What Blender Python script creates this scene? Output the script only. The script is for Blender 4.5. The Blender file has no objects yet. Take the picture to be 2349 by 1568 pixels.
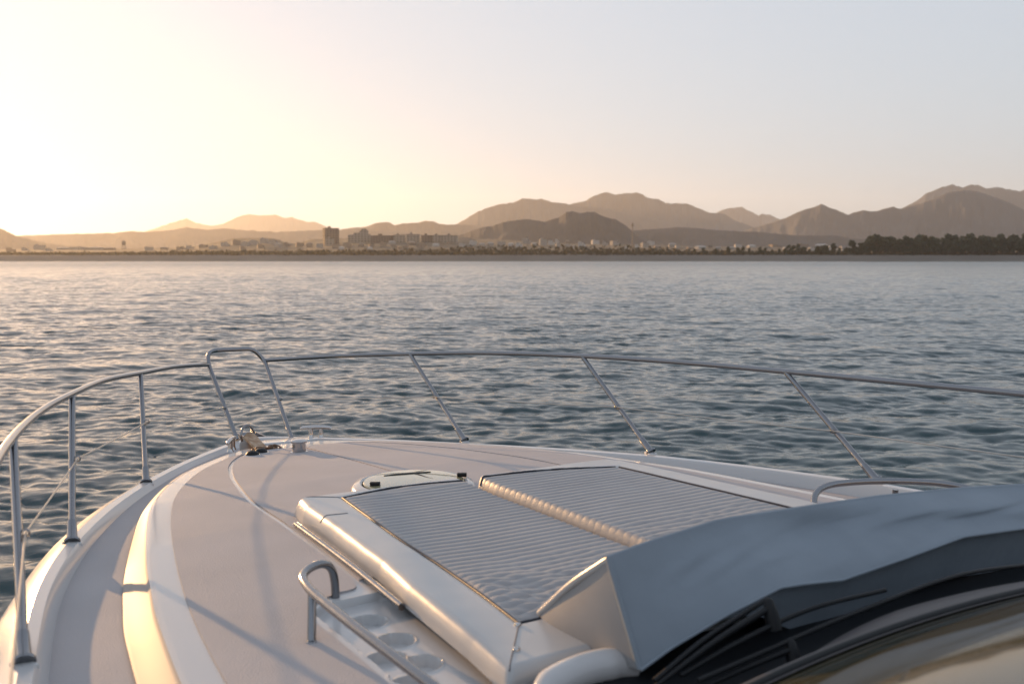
import bpy, bmesh, math, random
import numpy as np
from mathutils import Vector, Matrix

random.seed(7)
RNG = np.random.default_rng(11)
SC = bpy.context.scene
COL = SC.collection

# ------------------------------------------------------------------ camera, world, sun, exposure
# the world axes are the boat's: x to starboard, y to the bow, z up, water at z = 0
PW, PH = 2348.0, 1568.0                     # the photograph's pixels, as measured
FPX = 35.0 / 36.0 * PW
HORIZON = 592.0
PITCH = math.atan((PH / 2 - HORIZON) / FPX)
YAW = math.radians(32.0)                    # the lens looks 32 degrees to starboard of the bow
CAM = np.array([-2.32, 0.0, 3.2])
SUN_EL = math.radians(6.5)
SUN_AZ = math.radians(6.5)                  # to port of the bow

cam_data = bpy.data.cameras.new('camera')
cam = bpy.data.objects.new('camera', cam_data)
COL.objects.link(cam)
cam.location = CAM
cam.rotation_euler = (math.pi / 2 - PITCH, 0, -YAW)
cam_data.lens = 35.0
cam_data.sensor_width = 36.0
cam_data.clip_start = 0.05
cam_data.clip_end = 40000
cam_data.dof.use_dof = True
cam_data.dof.focus_distance = 6.6
cam_data.dof.aperture_fstop = 2.8
cam_data.dof.aperture_blades = 9
SC.camera = cam

SC.view_settings.view_transform = 'Standard'
SC.view_settings.look = 'None'
SC.view_settings.exposure = 2.06
SC.view_settings.gamma = 1.0

world = bpy.data.worlds.new('World')
SC.world = world
world.use_nodes = True
wn = world.node_tree
wn.nodes.clear()
sky = wn.nodes.new('ShaderNodeTexSky')
sky.sky_type = 'NISHITA'
sky.sun_disc = False
sky.sun_elevation = SUN_EL
sky.sun_rotation = -SUN_AZ
sky.altitude = 0
sky.air_density = 1.3
sky.dust_density = 1.0
sky.ozone_density = 5
bg = wn.nodes.new('ShaderNodeBackground')
bg.inputs['Strength'].default_value = 0.15
wo = wn.nodes.new('ShaderNodeOutputWorld')
hsv = wn.nodes.new('ShaderNodeHueSaturation')
hsv.inputs['Saturation'].default_value = 0.84
wn.links.new(sky.outputs[0], hsv.inputs['Color'])
gam = wn.nodes.new('ShaderNodeGamma')
gam.inputs['Gamma'].default_value = 0.185
wn.links.new(hsv.outputs[0], gam.inputs['Color'])
tint = wn.nodes.new('ShaderNodeMix')
tint.data_type = 'RGBA'
tint.blend_type = 'MULTIPLY'
tint.inputs['Factor'].default_value = 1.0
tint.inputs['B'].default_value = (0.985, 0.995, 1.045, 1)
wn.links.new(gam.outputs[0], tint.inputs['A'])
wn.links.new(tint.outputs['Result'], bg.inputs['Color'])
wn.links.new(bg.outputs[0], wo.inputs['Surface'])

sun_data = bpy.data.lights.new('sun', 'SUN')
sun_data.energy = 2.05
sun_data.angle = math.radians(0.6)
sun_data.color = (1.0, 0.57, 0.25)
sun = bpy.data.objects.new('sun', sun_data)
COL.objects.link(sun)
SUN_DIR = Vector((-math.sin(SUN_AZ) * math.cos(SUN_EL), math.cos(SUN_AZ) * math.cos(SUN_EL), math.sin(SUN_EL)))
sun.rotation_euler = (-SUN_DIR).to_track_quat('-Z', 'Y').to_euler()
sun.location = (-60, 600, 80)

SC.cycles.max_bounces = 8
SC.cycles.use_denoising = True
SC.cycles.sample_clamp_indirect = 6.0

# ------------------------------------------------------------------ helpers: where a measured point lies
SY, CY = math.sin(YAW), math.cos(YAW)
SP, CP = math.sin(PITCH), math.cos(PITCH)
FWD = np.array([SY * CP, CY * CP, -SP])
RGT = np.array([CY, -SY, 0.0])
UPV = np.cross(RGT, FWD)

def ray(px, py):
    return FWD + RGT * ((px - PW / 2) / FPX) + UPV * ((PH / 2 - py) / FPX)

def at_z(px, py, z):
    d = ray(px, py)
    return CAM + d * ((z - CAM[2]) / d[2])

def far(px, py, depth):
    """point on the sight line at a horizontal depth along the lens axis"""
    d = ray(px, py)
    return CAM + d * (depth / (d[0] * SY + d[1] * CY))

# ------------------------------------------------------------------ helpers: materials
def node(nt, kind, **kw):
    n = nt.nodes.new(kind)
    for k, v in kw.items():
        setattr(n, k, v)
    return n

def mat(name, color, rough=0.5, metal=0.0, spec=0.5, coat=0.0, vary=0.0, vary_scale=3.0, bump=0.0, bump_scale=60.0,
        rough_vary=0.0, sheen=0.0, stretch=(1, 1, 1), color2=None, bump_detail=3.0):
    m = bpy.data.materials.new(name)
    m.use_nodes = True
    nt = m.node_tree
    b = nt.nodes['Principled BSDF']
    b.inputs['Base Color'].default_value = (*color, 1)
    b.inputs['Roughness'].default_value = rough
    b.inputs['Metallic'].default_value = metal
    b.inputs['Specular IOR Level'].default_value = spec
    b.inputs['Coat Weight'].default_value = coat
    b.inputs['Sheen Weight'].default_value = sheen
    if vary or bump or rough_vary or color2:
        tc = node(nt, 'ShaderNodeTexCoord')
        mp = node(nt, 'ShaderNodeMapping')
        mp.inputs['Scale'].default_value = stretch
        nt.links.new(tc.outputs['Object'], mp.inputs['Vector'])
    if vary or color2:
        nz = node(nt, 'ShaderNodeTexNoise')
        nz.inputs['Scale'].default_value = vary_scale
        nz.inputs['Detail'].default_value = 5
        nt.links.new(mp.outputs[0], nz.inputs['Vector'])
        mx = node(nt, 'ShaderNodeMix', data_type='RGBA')
        c2 = color2 or tuple(c * (1 - vary) for c in color)
        mx.inputs['A'].default_value = (*color, 1)
        mx.inputs['B'].default_value = (*c2, 1)
        rp = node(nt, 'ShaderNodeMapRange')
        rp.inputs['From Min'].default_value = 0.35
        rp.inputs['From Max'].default_value = 0.65
        nt.links.new(nz.outputs['Fac'], rp.inputs['Value'])
        nt.links.new(rp.outputs[0], mx.inputs['Factor'])
        nt.links.new(mx.outputs['Result'], b.inputs['Base Color'])
    if rough_vary:
        nz2 = node(nt, 'ShaderNodeTexNoise')
        nz2.inputs['Scale'].default_value = vary_scale * 2.3
        nz2.inputs['Detail'].default_value = 4
        nt.links.new(mp.outputs[0], nz2.inputs['Vector'])
        r2 = node(nt, 'ShaderNodeMapRange')
        r2.inputs['To Min'].default_value = max(0.02, rough - rough_vary)
        r2.inputs['To Max'].default_value = rough + rough_vary
        nt.links.new(nz2.outputs['Fac'], r2.inputs['Value'])
        nt.links.new(r2.outputs[0], b.inputs['Roughness'])
    if bump:
        nb = node(nt, 'ShaderNodeTexNoise')
        nb.inputs['Scale'].default_value = bump_scale
        nb.inputs['Detail'].default_value = bump_detail
        nt.links.new(mp.outputs[0], nb.inputs['Vector'])
        bp = node(nt, 'ShaderNodeBump')
        bp.inputs['Strength'].default_value = 1.0
        bp.inputs['Distance'].default_value = bump
        nt.links.new(nb.outputs['Fac'], bp.inputs['Height'])
        nt.links.new(bp.outputs[0], b.inputs['Normal'])
    return m

M = {}
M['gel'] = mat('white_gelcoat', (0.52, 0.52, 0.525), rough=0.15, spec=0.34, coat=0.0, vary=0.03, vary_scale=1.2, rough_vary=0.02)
M['satin'] = mat('sun_toned_gelcoat', (0.37, 0.35, 0.335), rough=0.55, spec=0.08, vary=0.05, vary_scale=2.0)  # darker tan gelcoat copy; the side's sunlit tone is set in the colour
M['nonskid'] = mat('non_skid_deck', (0.41, 0.395, 0.405), rough=0.75, spec=0.25, vary=0.10, vary_scale=1.7, rough_vary=0.08, bump=0.0022, bump_scale=190, bump_detail=2)
M['steel'] = mat('polished_steel', (0.25, 0.255, 0.27), rough=0.16, metal=1.0, rough_vary=0.06, vary_scale=8)
M['wire'] = mat('wire_rope', (0.45, 0.42, 0.38), rough=0.4, metal=0.8)
M['vinyl'] = mat('white_vinyl', (0.43, 0.435, 0.44), rough=0.28, spec=0.5, vary=0.03, vary_scale=3, bump=0.006, bump_scale=4, bump_detail=1.5)
M['ribvinyl'] = mat('grey_ribbed_vinyl', (0.29, 0.29, 0.30), rough=0.45, spec=0.45, vary=0.06, vary_scale=6, bump=0.0008, bump_scale=90)
M['canvas2'] = mat('shade_grey_canvas', (0.30, 0.30, 0.305), rough=0.75, spec=0.15, vary=0.08, vary_scale=6)  # white canvas greyed to carry the shade on the bolster's ends
M['piping'] = mat('navy_piping', (0.015, 0.018, 0.03), rough=0.5)
M['cover'] = mat('shade_blue_canvas', (0.23, 0.27, 0.315), rough=0.7, spec=0.3, vary=0.1, vary_scale=4, bump=0.006, bump_scale=7)  # pale cover; the blue-grey shade on its back is put into the colour
M['black'] = mat('black_rubber', (0.010, 0.011, 0.013), rough=0.5, spec=0.25)
M['cowl'] = mat('matt_black_cowl', (0.012, 0.014, 0.017), rough=0.6, spec=0.15)
M['frame'] = mat('grey_screen_frame', (0.085, 0.078, 0.08), rough=0.45, spec=0.3, vary=0.15, vary_scale=3)
M['glass'] = mat('tinted_screen_glass', (0.045, 0.042, 0.022), rough=0.06, spec=0.7, coat=0.0, bump=0.0004, bump_scale=3)
M['acrylic'] = mat('hatch_acrylic', (0.30, 0.28, 0.17), rough=0.06, spec=0.8, coat=0.6, vary=0.2, vary_scale=9)
M['anchor'] = mat('galvanised_anchor', (0.48, 0.37, 0.26), rough=0.55, metal=0.25, color2=(0.30, 0.17, 0.09), vary_scale=26, bump=0.003, bump_scale=60)
M['chain'] = mat('anchor_chain_steel', (0.16, 0.13, 0.10), rough=0.5, metal=0.5, color2=(0.22, 0.10, 0.05), vary_scale=30)
M['chrome'] = mat('chrome', (0.52, 0.50, 0.49), rough=0.08, metal=1.0)

# ------------------------------------------------------------------ helpers: meshes and tagging
def link(name, me, parent=None):
    o = bpy.data.objects.new(name, me)
    COL.objects.link(o)
    if parent is not None:
        o.parent = parent
    return o

def build(name, verts, faces, mats, parent=None, smooth=None, mat_idx=None):
    me = bpy.data.meshes.new(name)
    me.from_pydata([tuple(map(float, v)) for v in verts], [], [tuple(map(int, f)) for f in faces])
    for m in (mats if isinstance(mats, (list, tuple)) else [mats]):
        me.materials.append(m)
    if mat_idx is not None:
        me.polygons.foreach_set('material_index', np.asarray(mat_idx, dtype=np.int32))
    me.update()
    if smooth is not None:
        me.polygons.foreach_set('use_smooth', np.ones(len(me.polygons), dtype=bool))
        me.set_sharp_from_angle(angle=math.radians(smooth))
    return link(name, me, parent)

def build_bm(name, bm, mats, parent=None, smooth=40):
    me = bpy.data.meshes.new(name)
    bmesh.ops.recalc_face_normals(bm, faces=bm.faces)
    bm.to_mesh(me)
    bm.free()
    for m in (mats if isinstance(mats, (list, tuple)) else [mats]):
        me.materials.append(m)
    if smooth is not None:
        me.polygons.foreach_set('use_smooth', np.ones(len(me.polygons), dtype=bool))
        me.set_sharp_from_angle(angle=math.radians(smooth))
    me.update()
    return link(name, me, parent)

def grid_mesh(name, V, mats, parent=None, smooth=60, flip=False):
    """V: array rows x cols x 3, made with foreach_set so that big sheets are quick"""
    r, c, _ = V.shape
    me = bpy.data.meshes.new(name)
    me.vertices.add(r * c)
    me.vertices.foreach_set('co', V.reshape(-1).astype(np.float32))
    i = (np.arange(r - 1)[:, None] * c + np.arange(c - 1)[None, :]).reshape(-1)
    q = np.stack([i, i + 1, i + c + 1, i + c], 1)
    if flip:
        q = q[:, ::-1]
    n = len(q)
    me.loops.add(n * 4)
    me.loops.foreach_set('vertex_index', q.reshape(-1).astype(np.int32))
    me.polygons.add(n)
    me.polygons.foreach_set('loop_start', np.arange(0, n * 4, 4, dtype=np.int32))
    me.polygons.foreach_set('loop_total', np.full(n, 4, dtype=np.int32))
    me.update(calc_edges=True)
    me.validate()
    me.polygons.foreach_set('use_smooth', np.ones(len(me.polygons), dtype=bool))
    if smooth is not None:
        me.set_sharp_from_angle(angle=math.radians(smooth))
    for m in (mats if isinstance(mats, (list, tuple)) else [mats]):
        me.materials.append(m)
    return link(name, me, parent)

def spline(pts, n):
    """Catmull-Rom through pts, n samples evenly spaced along the length"""
    P = np.asarray(pts, float)
    P = np.vstack([2 * P[0] - P[1], P, 2 * P[-1] - P[-2]])
    out = []
    for i in range(1, len(P) - 2):
        p0, p1, p2, p3 = P[i - 1], P[i], P[i + 1], P[i + 2]
        for t in np.linspace(0, 1, 24, endpoint=False):
            out.append(0.5 * ((2 * p1) + (-p0 + p2) * t + (2 * p0 - 5 * p1 + 4 * p2 - p3) * t * t + (-p0 + 3 * p1 - 3 * p2 + p3) * t ** 3))
    out.append(P[-2])
    out = np.array(out)
    d = np.r_[0, np.cumsum(np.linalg.norm(np.diff(out, axis=0), axis=1))]
    s = np.linspace(0, d[-1], n)
    return np.stack([np.interp(s, d, out[:, k]) for k in range(out.shape[1])], 1)

def tube_into(bm, path, radius, seg=12, cap=True):
    P = np.asarray(path, float)
    n = len(P)
    R = np.full(n, radius) if np.isscalar(radius) else np.asarray(radius, float)
    T = np.gradient(P, axis=0)
    T /= np.linalg.norm(T, axis=1)[:, None]
    u = np.cross(T[0], [0.0, 0.0, 1.0])
    if np.linalg.norm(u) < 1e-3:
        u = np.cross(T[0], [1.0, 0.0, 0.0])
    u /= np.linalg.norm(u)
    rings = []
    for k in range(n):
        u = u - T[k] * (u @ T[k])
        u /= np.linalg.norm(u)
        v = np.cross(T[k], u)
        rings.append([bm.verts.new(P[k] + R[k] * (math.cos(a) * u + math.sin(a) * v)) for a in np.linspace(0, 2 * math.pi, seg, endpoint=False)])
    for k in range(n - 1):
        for j in range(seg):
            bm.faces.new((rings[k][j], rings[k][(j + 1) % seg], rings[k + 1][(j + 1) % seg], rings[k + 1][j]))
    if cap:
        bm.faces.new(rings[0][::-1])
        bm.faces.new(rings[-1])

def tube(name, path, radius, m, parent=None, seg=12):
    bm = bmesh.new()
    tube_into(bm, path, radius, seg)
    return build_bm(name, bm, m, parent, 50)

def lathe_into(bm, prof, origin=(0, 0, 0), axis=(0, 0, 1), seg=32):
    """prof: (radius, height) pairs"""
    q = Vector((0, 0, 1)).rotation_difference(Vector(axis))
    rings = []
    for r, h in prof:
        rings.append([bm.verts.new(Vector(origin) + q @ Vector((max(r, 1e-5) * math.cos(a), max(r, 1e-5) * math.sin(a), h)))
                      for a in np.linspace(0, 2 * math.pi, seg, endpoint=False)])
    for k in range(len(rings) - 1):
        for j in range(seg):
            bm.faces.new((rings[k][j], rings[k][(j + 1) % seg], rings[k + 1][(j + 1) % seg], rings[k + 1][j]))
    bm.faces.new(rings[0][::-1])
    bm.faces.new(rings[-1])

def box_into(bm, cx, cy, cz, sx, sy, sz, rot=0.0, bevel=0.0, tilt=None, seg=2):
    r = bmesh.ops.create_cube(bm, size=1.0)
    vs = r['verts']
    mtx = Matrix.Translation((cx, cy, cz)) @ (tilt if tilt is not None else Matrix.Rotation(rot, 4, 'Z')) @ Matrix.Diagonal((sx, sy, sz, 1))
    bmesh.ops.transform(bm, matrix=mtx, verts=vs)
    if bevel:
        es = list({e for v in vs for e in v.link_edges})
        bmesh.ops.bevel(bm, geom=es, offset=bevel, segments=seg, profile=0.6, affect='EDGES')

def tag(o, label=None, cat=None, group=None, kind=None):
    if label: o['label'] = label
    if cat: o['category'] = cat
    if group: o['group'] = group
    if kind: o['kind'] = kind
    return o

def empty(name, loc=(0, 0, 0), rz=0.0):
    o = bpy.data.objects.new(name, None)
    COL.objects.link(o)
    o.location = loc
    o.rotation_euler = (0, 0, rz)
    o.empty_display_size = 0.2
    return o

def adopt(child, parent):
    """parent while keeping the child's place (parents here have no scale)"""
    bpy.context.view_layer.update()
    child.parent = parent
    child.matrix_parent_inverse = parent.matrix_world.inverted()

# smooth value noise for numpy arrays
_LAT = RNG.random((256, 256))
def vnoise(x, y):
    xi, yi = np.floor(x).astype(int), np.floor(y).astype(int)
    fx, fy = x - xi, y - yi
    fx, fy = fx * fx * (3 - 2 * fx), fy * fy * (3 - 2 * fy)
    g = lambda a, b: _LAT[a % 256, b % 256]
    return (g(xi, yi) * (1 - fx) + g(xi + 1, yi) * fx) * (1 - fy) + (g(xi, yi + 1) * (1 - fx) + g(xi + 1, yi + 1) * fx) * fy
def fbm(x, y, o=4):
    s, a, t = 0.0, 0.5, 0.0
    for k in range(o):
        s = s + a * vnoise(x * 2 ** k + 17 * k, y * 2 ** k + 31 * k)
        t += a
        a *= 0.5
    return s / t - 0.5

def sstep(a, b, x):
    t = np.clip((x - a) / (b - a), 0, 1)
    return t * t * (3 - 2 * t)

# ------------------------------------------------------------------ water
def ocean_tile(L, N, lam_lo, lam_hi, lam_peak, wind, rms, spread=4.5, seed=1):
    """one periodic patch of wind sea: height and horizontal pull"""
    g = np.random.default_rng(seed)
    k1 = np.fft.fftfreq(N, L / N) * 2 * math.pi
    kx, ky = np.meshgrid(k1, k1, indexing='ij')
    k = np.hypot(kx, ky)
    k[0, 0] = 1e-6
    kp = 2 * math.pi / lam_peak
    S = k ** -4.0 * np.exp(-1.1 * (kp / k) ** 2)
    c = (kx * math.cos(wind) + ky * math.sin(wind)) / k
    D = (0.07 + 0.93 * np.abs(c) ** spread) * np.where(c < 0, 0.35, 1.0)
    S = S * D
    S[(k < 2 * math.pi / lam_hi) | (k > 2 * math.pi / lam_lo)] = 0
    A = np.sqrt(S) * (g.standard_normal((N, N)) + 1j * g.standard_normal((N, N)))
    h = np.fft.ifft2(A).real
    sc = rms / h.std()
    dx = np.fft.ifft2(-1j * A * kx / k).real * sc
    dy = np.fft.ifft2(-1j * A * ky / k).real * sc
    return h * sc, dx, dy

def sample(T, L, x, y):
    N = T.shape[0]
    u, v = (x / L * N) % N, (y / L * N) % N
    i, j = np.floor(u).astype(int), np.floor(v).astype(int)
    fu, fv = u - i, v - j
    i1, j1 = (i + 1) % N, (j + 1) % N
    i, j = i % N, j % N
    return (T[i, j] * (1 - fu) + T[i1, j] * fu) * (1 - fv) + (T[i, j1] * (1 - fu) + T[i1, j1] * fu) * fv

def make_water():
    rr = [2.0]
    while rr[-1] < 2600:
        r = rr[-1]
        rr.append(r + (0.055 if r < 22 else 0.055 + (r - 22) * 0.0019 if r < 160 else 0.32 + (r - 160) * 0.006 if r < 500 else 2.4 + (r - 500) * 0.03))
    rr = np.array(rr)
    th = np.radians(np.linspace(-47, 47, 1150)) + YAW
    R, T = np.meshgrid(rr, th, indexing='ij')
    X, Y = CAM[0] + R * np.sin(T), CAM[1] + R * np.cos(T)
    Z = np.zeros_like(X)
    DX, DY = np.zeros_like(X), np.zeros_like(X)
    wind = math.radians(-118)
    for (L, N, lo, hi, pk, rms, ch, sd, fade, dw) in (
            (173.0, 512, 5.0, 60, 16.0, 0.034, 0.7, 3, 2500, 0.3),
            (61.0, 512, 1.1, 6.0, 4.2, 0.031, 0.9, 5, 900, 0.0),
            (17.3, 512, 0.22, 1.3, 1.1, 0.0142, 0.9, 8, 260, -0.25)):
        h, dx, dy = ocean_tile(L, N, lo, hi, pk, wind + dw, rms, seed=sd)
        f = np.exp(-(R / fade) ** 2)
        gust = 0.75 + 0.9 * (fbm(X / (L * 0.9) + 3, Y / (L * 0.9) + 8, 3) + 0.25)
        f = f * gust
        Z += f * sample(h, L, X, Y)
        DX += f * ch * sample(dx, L, X, Y)
        DY += f * ch * sample(dy, L, X, Y)
    V = np.stack([X + DX, Y + DY, Z], 2)
    m = bpy.data.materials.new('sea_water')
    m.use_nodes = True
    nt = m.node_tree
    b = nt.nodes['Principled BSDF']
    b.inputs['Base Color'].default_value = (0.007, 0.034, 0.041, 1)
    b.inputs['IOR'].default_value = 1.333
    b.inputs['Specular IOR Level'].default_value = 0.5
    geo = node(nt, 'ShaderNodeNewGeometry')
    # the far sea's unresolved ripples read as roughness
    sep = node(nt, 'ShaderNodeVectorMath', operation='LENGTH')
    nt.links.new(geo.outputs['Position'], sep.inputs[0])
    rg = node(nt, 'ShaderNodeMapRange')
    rg.inputs['From Min'].default_value = 15
    rg.inputs['From Max'].default_value = 500
    rg.inputs['To Min'].default_value = 0.07
    rg.inputs['To Max'].default_value = 0.26
    nt.links.new(sep.outputs['Value'], rg.inputs['Value'])
    nt.links.new(rg.outputs[0], b.inputs['Roughness'])
    n1 = node(nt, 'ShaderNodeTexNoise')
    n1.inputs['Scale'].default_value = 6.0
    n1.inputs['Detail'].default_value = 4
    mp = node(nt, 'ShaderNodeMapping')
    mp.inputs['Rotation'].default_value = (0, 0, math.radians(28))
    mp.inputs['Scale'].default_value = (0.6, 1.0, 1.0)
    nt.links.new(geo.outputs['Position'], mp.inputs['Vector'])
    nt.links.new(mp.outputs[0], n1.inputs['Vector'])
    n2 = node(nt, 'ShaderNodeTexNoise')
    n2.inputs['Scale'].default_value = 0.55
    n2.inputs['Detail'].default_value = 5
    nt.links.new(mp.outputs[0], n2.inputs['Vector'])
    b1 = node(nt, 'ShaderNodeBump')
    b1.inputs['Distance'].default_value = 0.012
    nt.links.new(n1.outputs['Fac'], b1.inputs['Height'])
    fg = node(nt, 'ShaderNodeMapRange')
    fg.inputs['From Min'].default_value = 120
    fg.inputs['From Max'].default_value = 600
    fg.inputs['To Min'].default_value = 0.0
    fg.inputs['To Max'].default_value = 0.35
    nt.links.new(sep.outputs['Value'], fg.inputs['Value'])
    b2 = node(nt, 'ShaderNodeBump')
    nt.links.new(fg.outputs[0], b2.inputs['Distance'])
    nt.links.new(n2.outputs['Fac'], b2.inputs['Height'])
    nt.links.new(b1.outputs[0], b2.inputs['Normal'])
    nt.links.new(b2.outputs[0], b.inputs['Normal'])
    o = grid_mesh('water', V, m, smooth=None)
    tag(o, kind='structure')

make_water()

# ------------------------------------------------------------------ the land beyond the bay
M['beach'] = mat('grey_sand', (0.12, 0.105, 0.09), rough=0.9, vary=0.25, vary_scale=0.02)
M['scrubland'] = mat('dry_scrubland', (0.055, 0.045, 0.028), rough=0.95, color2=(0.08, 0.062, 0.04), vary_scale=0.012)
M['hill'] = mat('dry_hillside', (0.052, 0.045, 0.040), rough=0.95, color2=(0.034, 0.031, 0.028), vary_scale=0.006)
M['hill2'] = mat('far_mountainside', (0.058, 0.053, 0.050), rough=0.95, color2=(0.040, 0.038, 0.036), vary_scale=0.003)

TOWN_TOP = [(-900, 575), (0, 574), (160, 572), (300, 571), (396, 570), (440, 567), (503, 555), (537, 547), (614, 545), (640, 548), (654, 556),
            (690, 559), (712, 548), (780, 546), (853, 545), (960, 545), (1052, 544), (1087, 549), (1192, 552), (1300, 558), (1450, 562),
            (1700, 566), (1900, 568), (2000, 566), (3400, 566)]
def land_z(px, depth):
    px, depth = np.asarray(px, float), np.asarray(depth, float)
    top_py = np.interp(px, [p[0] for p in TOWN_TOP], [p[1] for p in TOWN_TOP])
    zt = 3.2 + (HORIZON - top_py) / FPX * 1650.0
    z = np.where(depth < 1040, np.interp(depth, [960, 1000, 1040], [-4.0, 0.0, 6.0]),
        np.where(depth < 1120, np.interp(depth, [1040, 1120], [6.0, 8.0]),
        np.where(depth < 1650, 8.0 + (zt - 8.0) * np.clip((depth - 1120) / 530, 0, 1) ** 0.9,
                 np.interp(depth, [1650, 2600, 4000], [0, 1, 1]) * (12 - zt) + zt)))
    return z

def land_pt(px, depth, z=None):
    a = (px - PW / 2) / FPX
    x, y = CAM[0] + depth * (SY + a * CY), CAM[1] + depth * (CY - a * SY)
    return np.array([x, y, float(land_z(px, depth)) if z is None else z])

def make_land():
    px = np.linspace(-1300, 3700, 420)
    dep = np.r_[np.linspace(965, 1045, 14), np.linspace(1055, 1680, 60), np.geomspace(1720, 4200, 24)]
    D, P = np.meshgrid(dep, px, indexing='ij')
    A = (P - PW / 2) / FPX
    shore = 10 * fbm(P / 260.0, P * 0 + 3, 3)
    X, Y = CAM[0] + (D + shore) * (SY + A * CY), CAM[1] + (D + shore) * (CY - A * SY)
    Z = land_z(P, D) + 5.0 * fbm(X / 90, Y / 90, 4) * sstep(1050, 1250, D) + 0.7 * fbm(X / 18, Y / 18, 3) * sstep(1005, 1030, D)
    V = np.stack([X, Y, Z], 2)
    sand = dep < 1043
    k = int(sand.sum())
    tag(grid_mesh('beach', V[:k + 1], M['beach'], smooth=None), kind='structure')
    tag(grid_mesh('terrain', V[k:], M['scrubland'], smooth=None), kind='structure')
make_land()

def ridge(name, trace, depth, width, m, seed=0, rough=1.0, base=2.0):
    """a range of hills: a heightfield whose crest follows the skyline, with spurs and gullies on both flanks"""
    tx, ty = np.array([p[0] for p in trace], float), np.array([p[1] for p in trace], float)
    px = np.arange(tx[0], tx[-1] + 0.1, max(2.0, (tx[-1] - tx[0]) / 420))
    py = np.interp(px, tx, ty)
    crest = 3.2 + (HORIZON - py) / FPX * depth
    crest = crest + rough * depth / FPX * 3.4 * fbm(px / 8.0 + seed, px * 0 + seed * 3, 3)
    crest = np.maximum(crest, base + 0.5)
    t = np.r_[np.linspace(-1, 0, 34), np.linspace(0.06, 1, 14)]
    T, P = np.meshgrid(t, px, indexing='ij')
    C = np.broadcast_to(crest, T.shape)
    D = depth + T * width
    spur = fbm(P / 46.0 + seed, T * 2.2 + seed, 4) + 0.5 * fbm(P / 15.0 + seed * 2, T * 5 + 5, 3)
    prof = (1 - np.abs(T)) ** 1.25
    Z = base + (C - base) * np.clip(prof + 0.4 * spur * prof * (1 - prof) * 1.9, 0, 1)
    Z = np.where(np.abs(T) > 0.995, base - 6, Z)
    A = (P - PW / 2) / FPX
    X, Y = CAM[0] + D * (SY + A * CY), CAM[1] + D * (CY - A * SY)
    return tag(grid_mesh(name, np.stack([X, Y, Z], 2), m, smooth=None), kind='structure')

ridge('hill', [(-420, 560), (-200, 545), (-120, 522), (-40, 519), (0, 523.5), (10, 526), (27, 532.6), (43, 541), (80, 551), (140, 562), (220, 574)], 3300, 420, M['hill'], 1)
ridge('hill', [(-500, 545), (50, 541), (134, 537.5), (268, 535), (302, 530), (336, 532.6), (380, 530), (430, 522), (477, 528), (520, 524), (554, 528), (638, 532.6),
               (705, 529), (788, 527.6), (860, 529), (960, 535), (1050, 545), (1150, 560)], 4600, 700, M['hill'], 2, 0.7)
ridge('mountain', [(280, 545), (336, 532), (369, 521), (403, 510), (433, 501), (453, 511.5), (487, 519), (517, 514), (547, 499), (577, 492), (604, 495.7), (638, 494),
                   (658, 501), (675, 499), (705, 510), (725, 509), (752, 521), (800, 535), (860, 552)], 9000, 900, M['hill2'], 3, 0.8)
ridge('hill', [(720, 548), (791, 525), (843, 520.5), (864, 512), (880, 510), (895, 511), (906, 517), (923, 513), (958, 512), (977, 507.6), (995, 508.3), (1009, 514.6),
               (1028, 516.5), (1049, 514.6), (1090, 518), (1150, 527), (1230, 540), (1320, 556)], 5200, 600, M['hill'], 4, 0.6)
ridge('mountain', [(980, 545), (1049, 514.6), (1070, 501.8), (1098, 485.4), (1122, 477), (1146, 470), (1177, 466), (1196, 457), (1231, 459.4), (1242, 457.5), (1264, 465),
                   (1305, 470), (1340, 474), (1400, 482), (1450, 493), (1520, 508), (1600, 530), (1680, 552)], 6000, 800, M['hill2'], 5, 0.8)
ridge('mountain', [(1180, 540), (1240, 500), (1305, 471), (1324, 465), (1343, 462), (1362, 449.8), (1387, 442), (1409, 448.5), (1428, 445.7), (1458, 443), (1469, 447.7),
                   (1483, 455.3), (1510, 459.4), (1524, 467.6), (1573, 468.4), (1592, 477), (1619, 486.7), (1633, 490.8), (1657, 490.8), (1674, 502), (1696, 512.7), (1729, 523.6),
                   (1800, 540), (1880, 555)], 6700, 900, M['hill2'], 6, 0.8)
ridge('mountain', [(1560, 530), (1620, 502), (1641, 488), (1657, 481), (1682, 477), (1698, 476.6), (1709, 482.6), (1736, 495.5), (1742, 491), (1763, 494), (1781, 503), (1840, 522), (1900, 545)],
      9200, 800, M['hill2'], 7, 0.7)
ridge('mountain', [(1900, 540), (1990, 497), (2060, 480), (2087, 467), (2114, 446.5), (2149, 431.6), (2173, 424.8), (2197, 432.5), (2217, 424.8), (2238, 428.6), (2250, 434.6), (2277, 431.6),
                   (2304, 436.7), (2327, 440.5), (2348, 435.5), (2420, 428), (2500, 440), (2620, 470), (2750, 520)], 6900, 900, M['hill2'], 8, 0.8)
ridge('mountain', [(1640, 550), (1724, 523), (1763, 513), (1799, 500), (1834, 483.6), (1858, 477.7), (1877, 468.7), (1894, 476), (1918, 485), (1938, 493), (1971, 483.6), (2001, 486),
                   (2039, 475), (2060, 480), (2096, 470), (2134, 457), (2161, 445), (2203, 438.5), (2229, 440.5), (2268, 452.4), (2304, 466), (2348, 486.6), (2420, 505), (2520, 520), (2700, 545)],
      4600, 800, M['hill2'], 9, 0.8)
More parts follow.
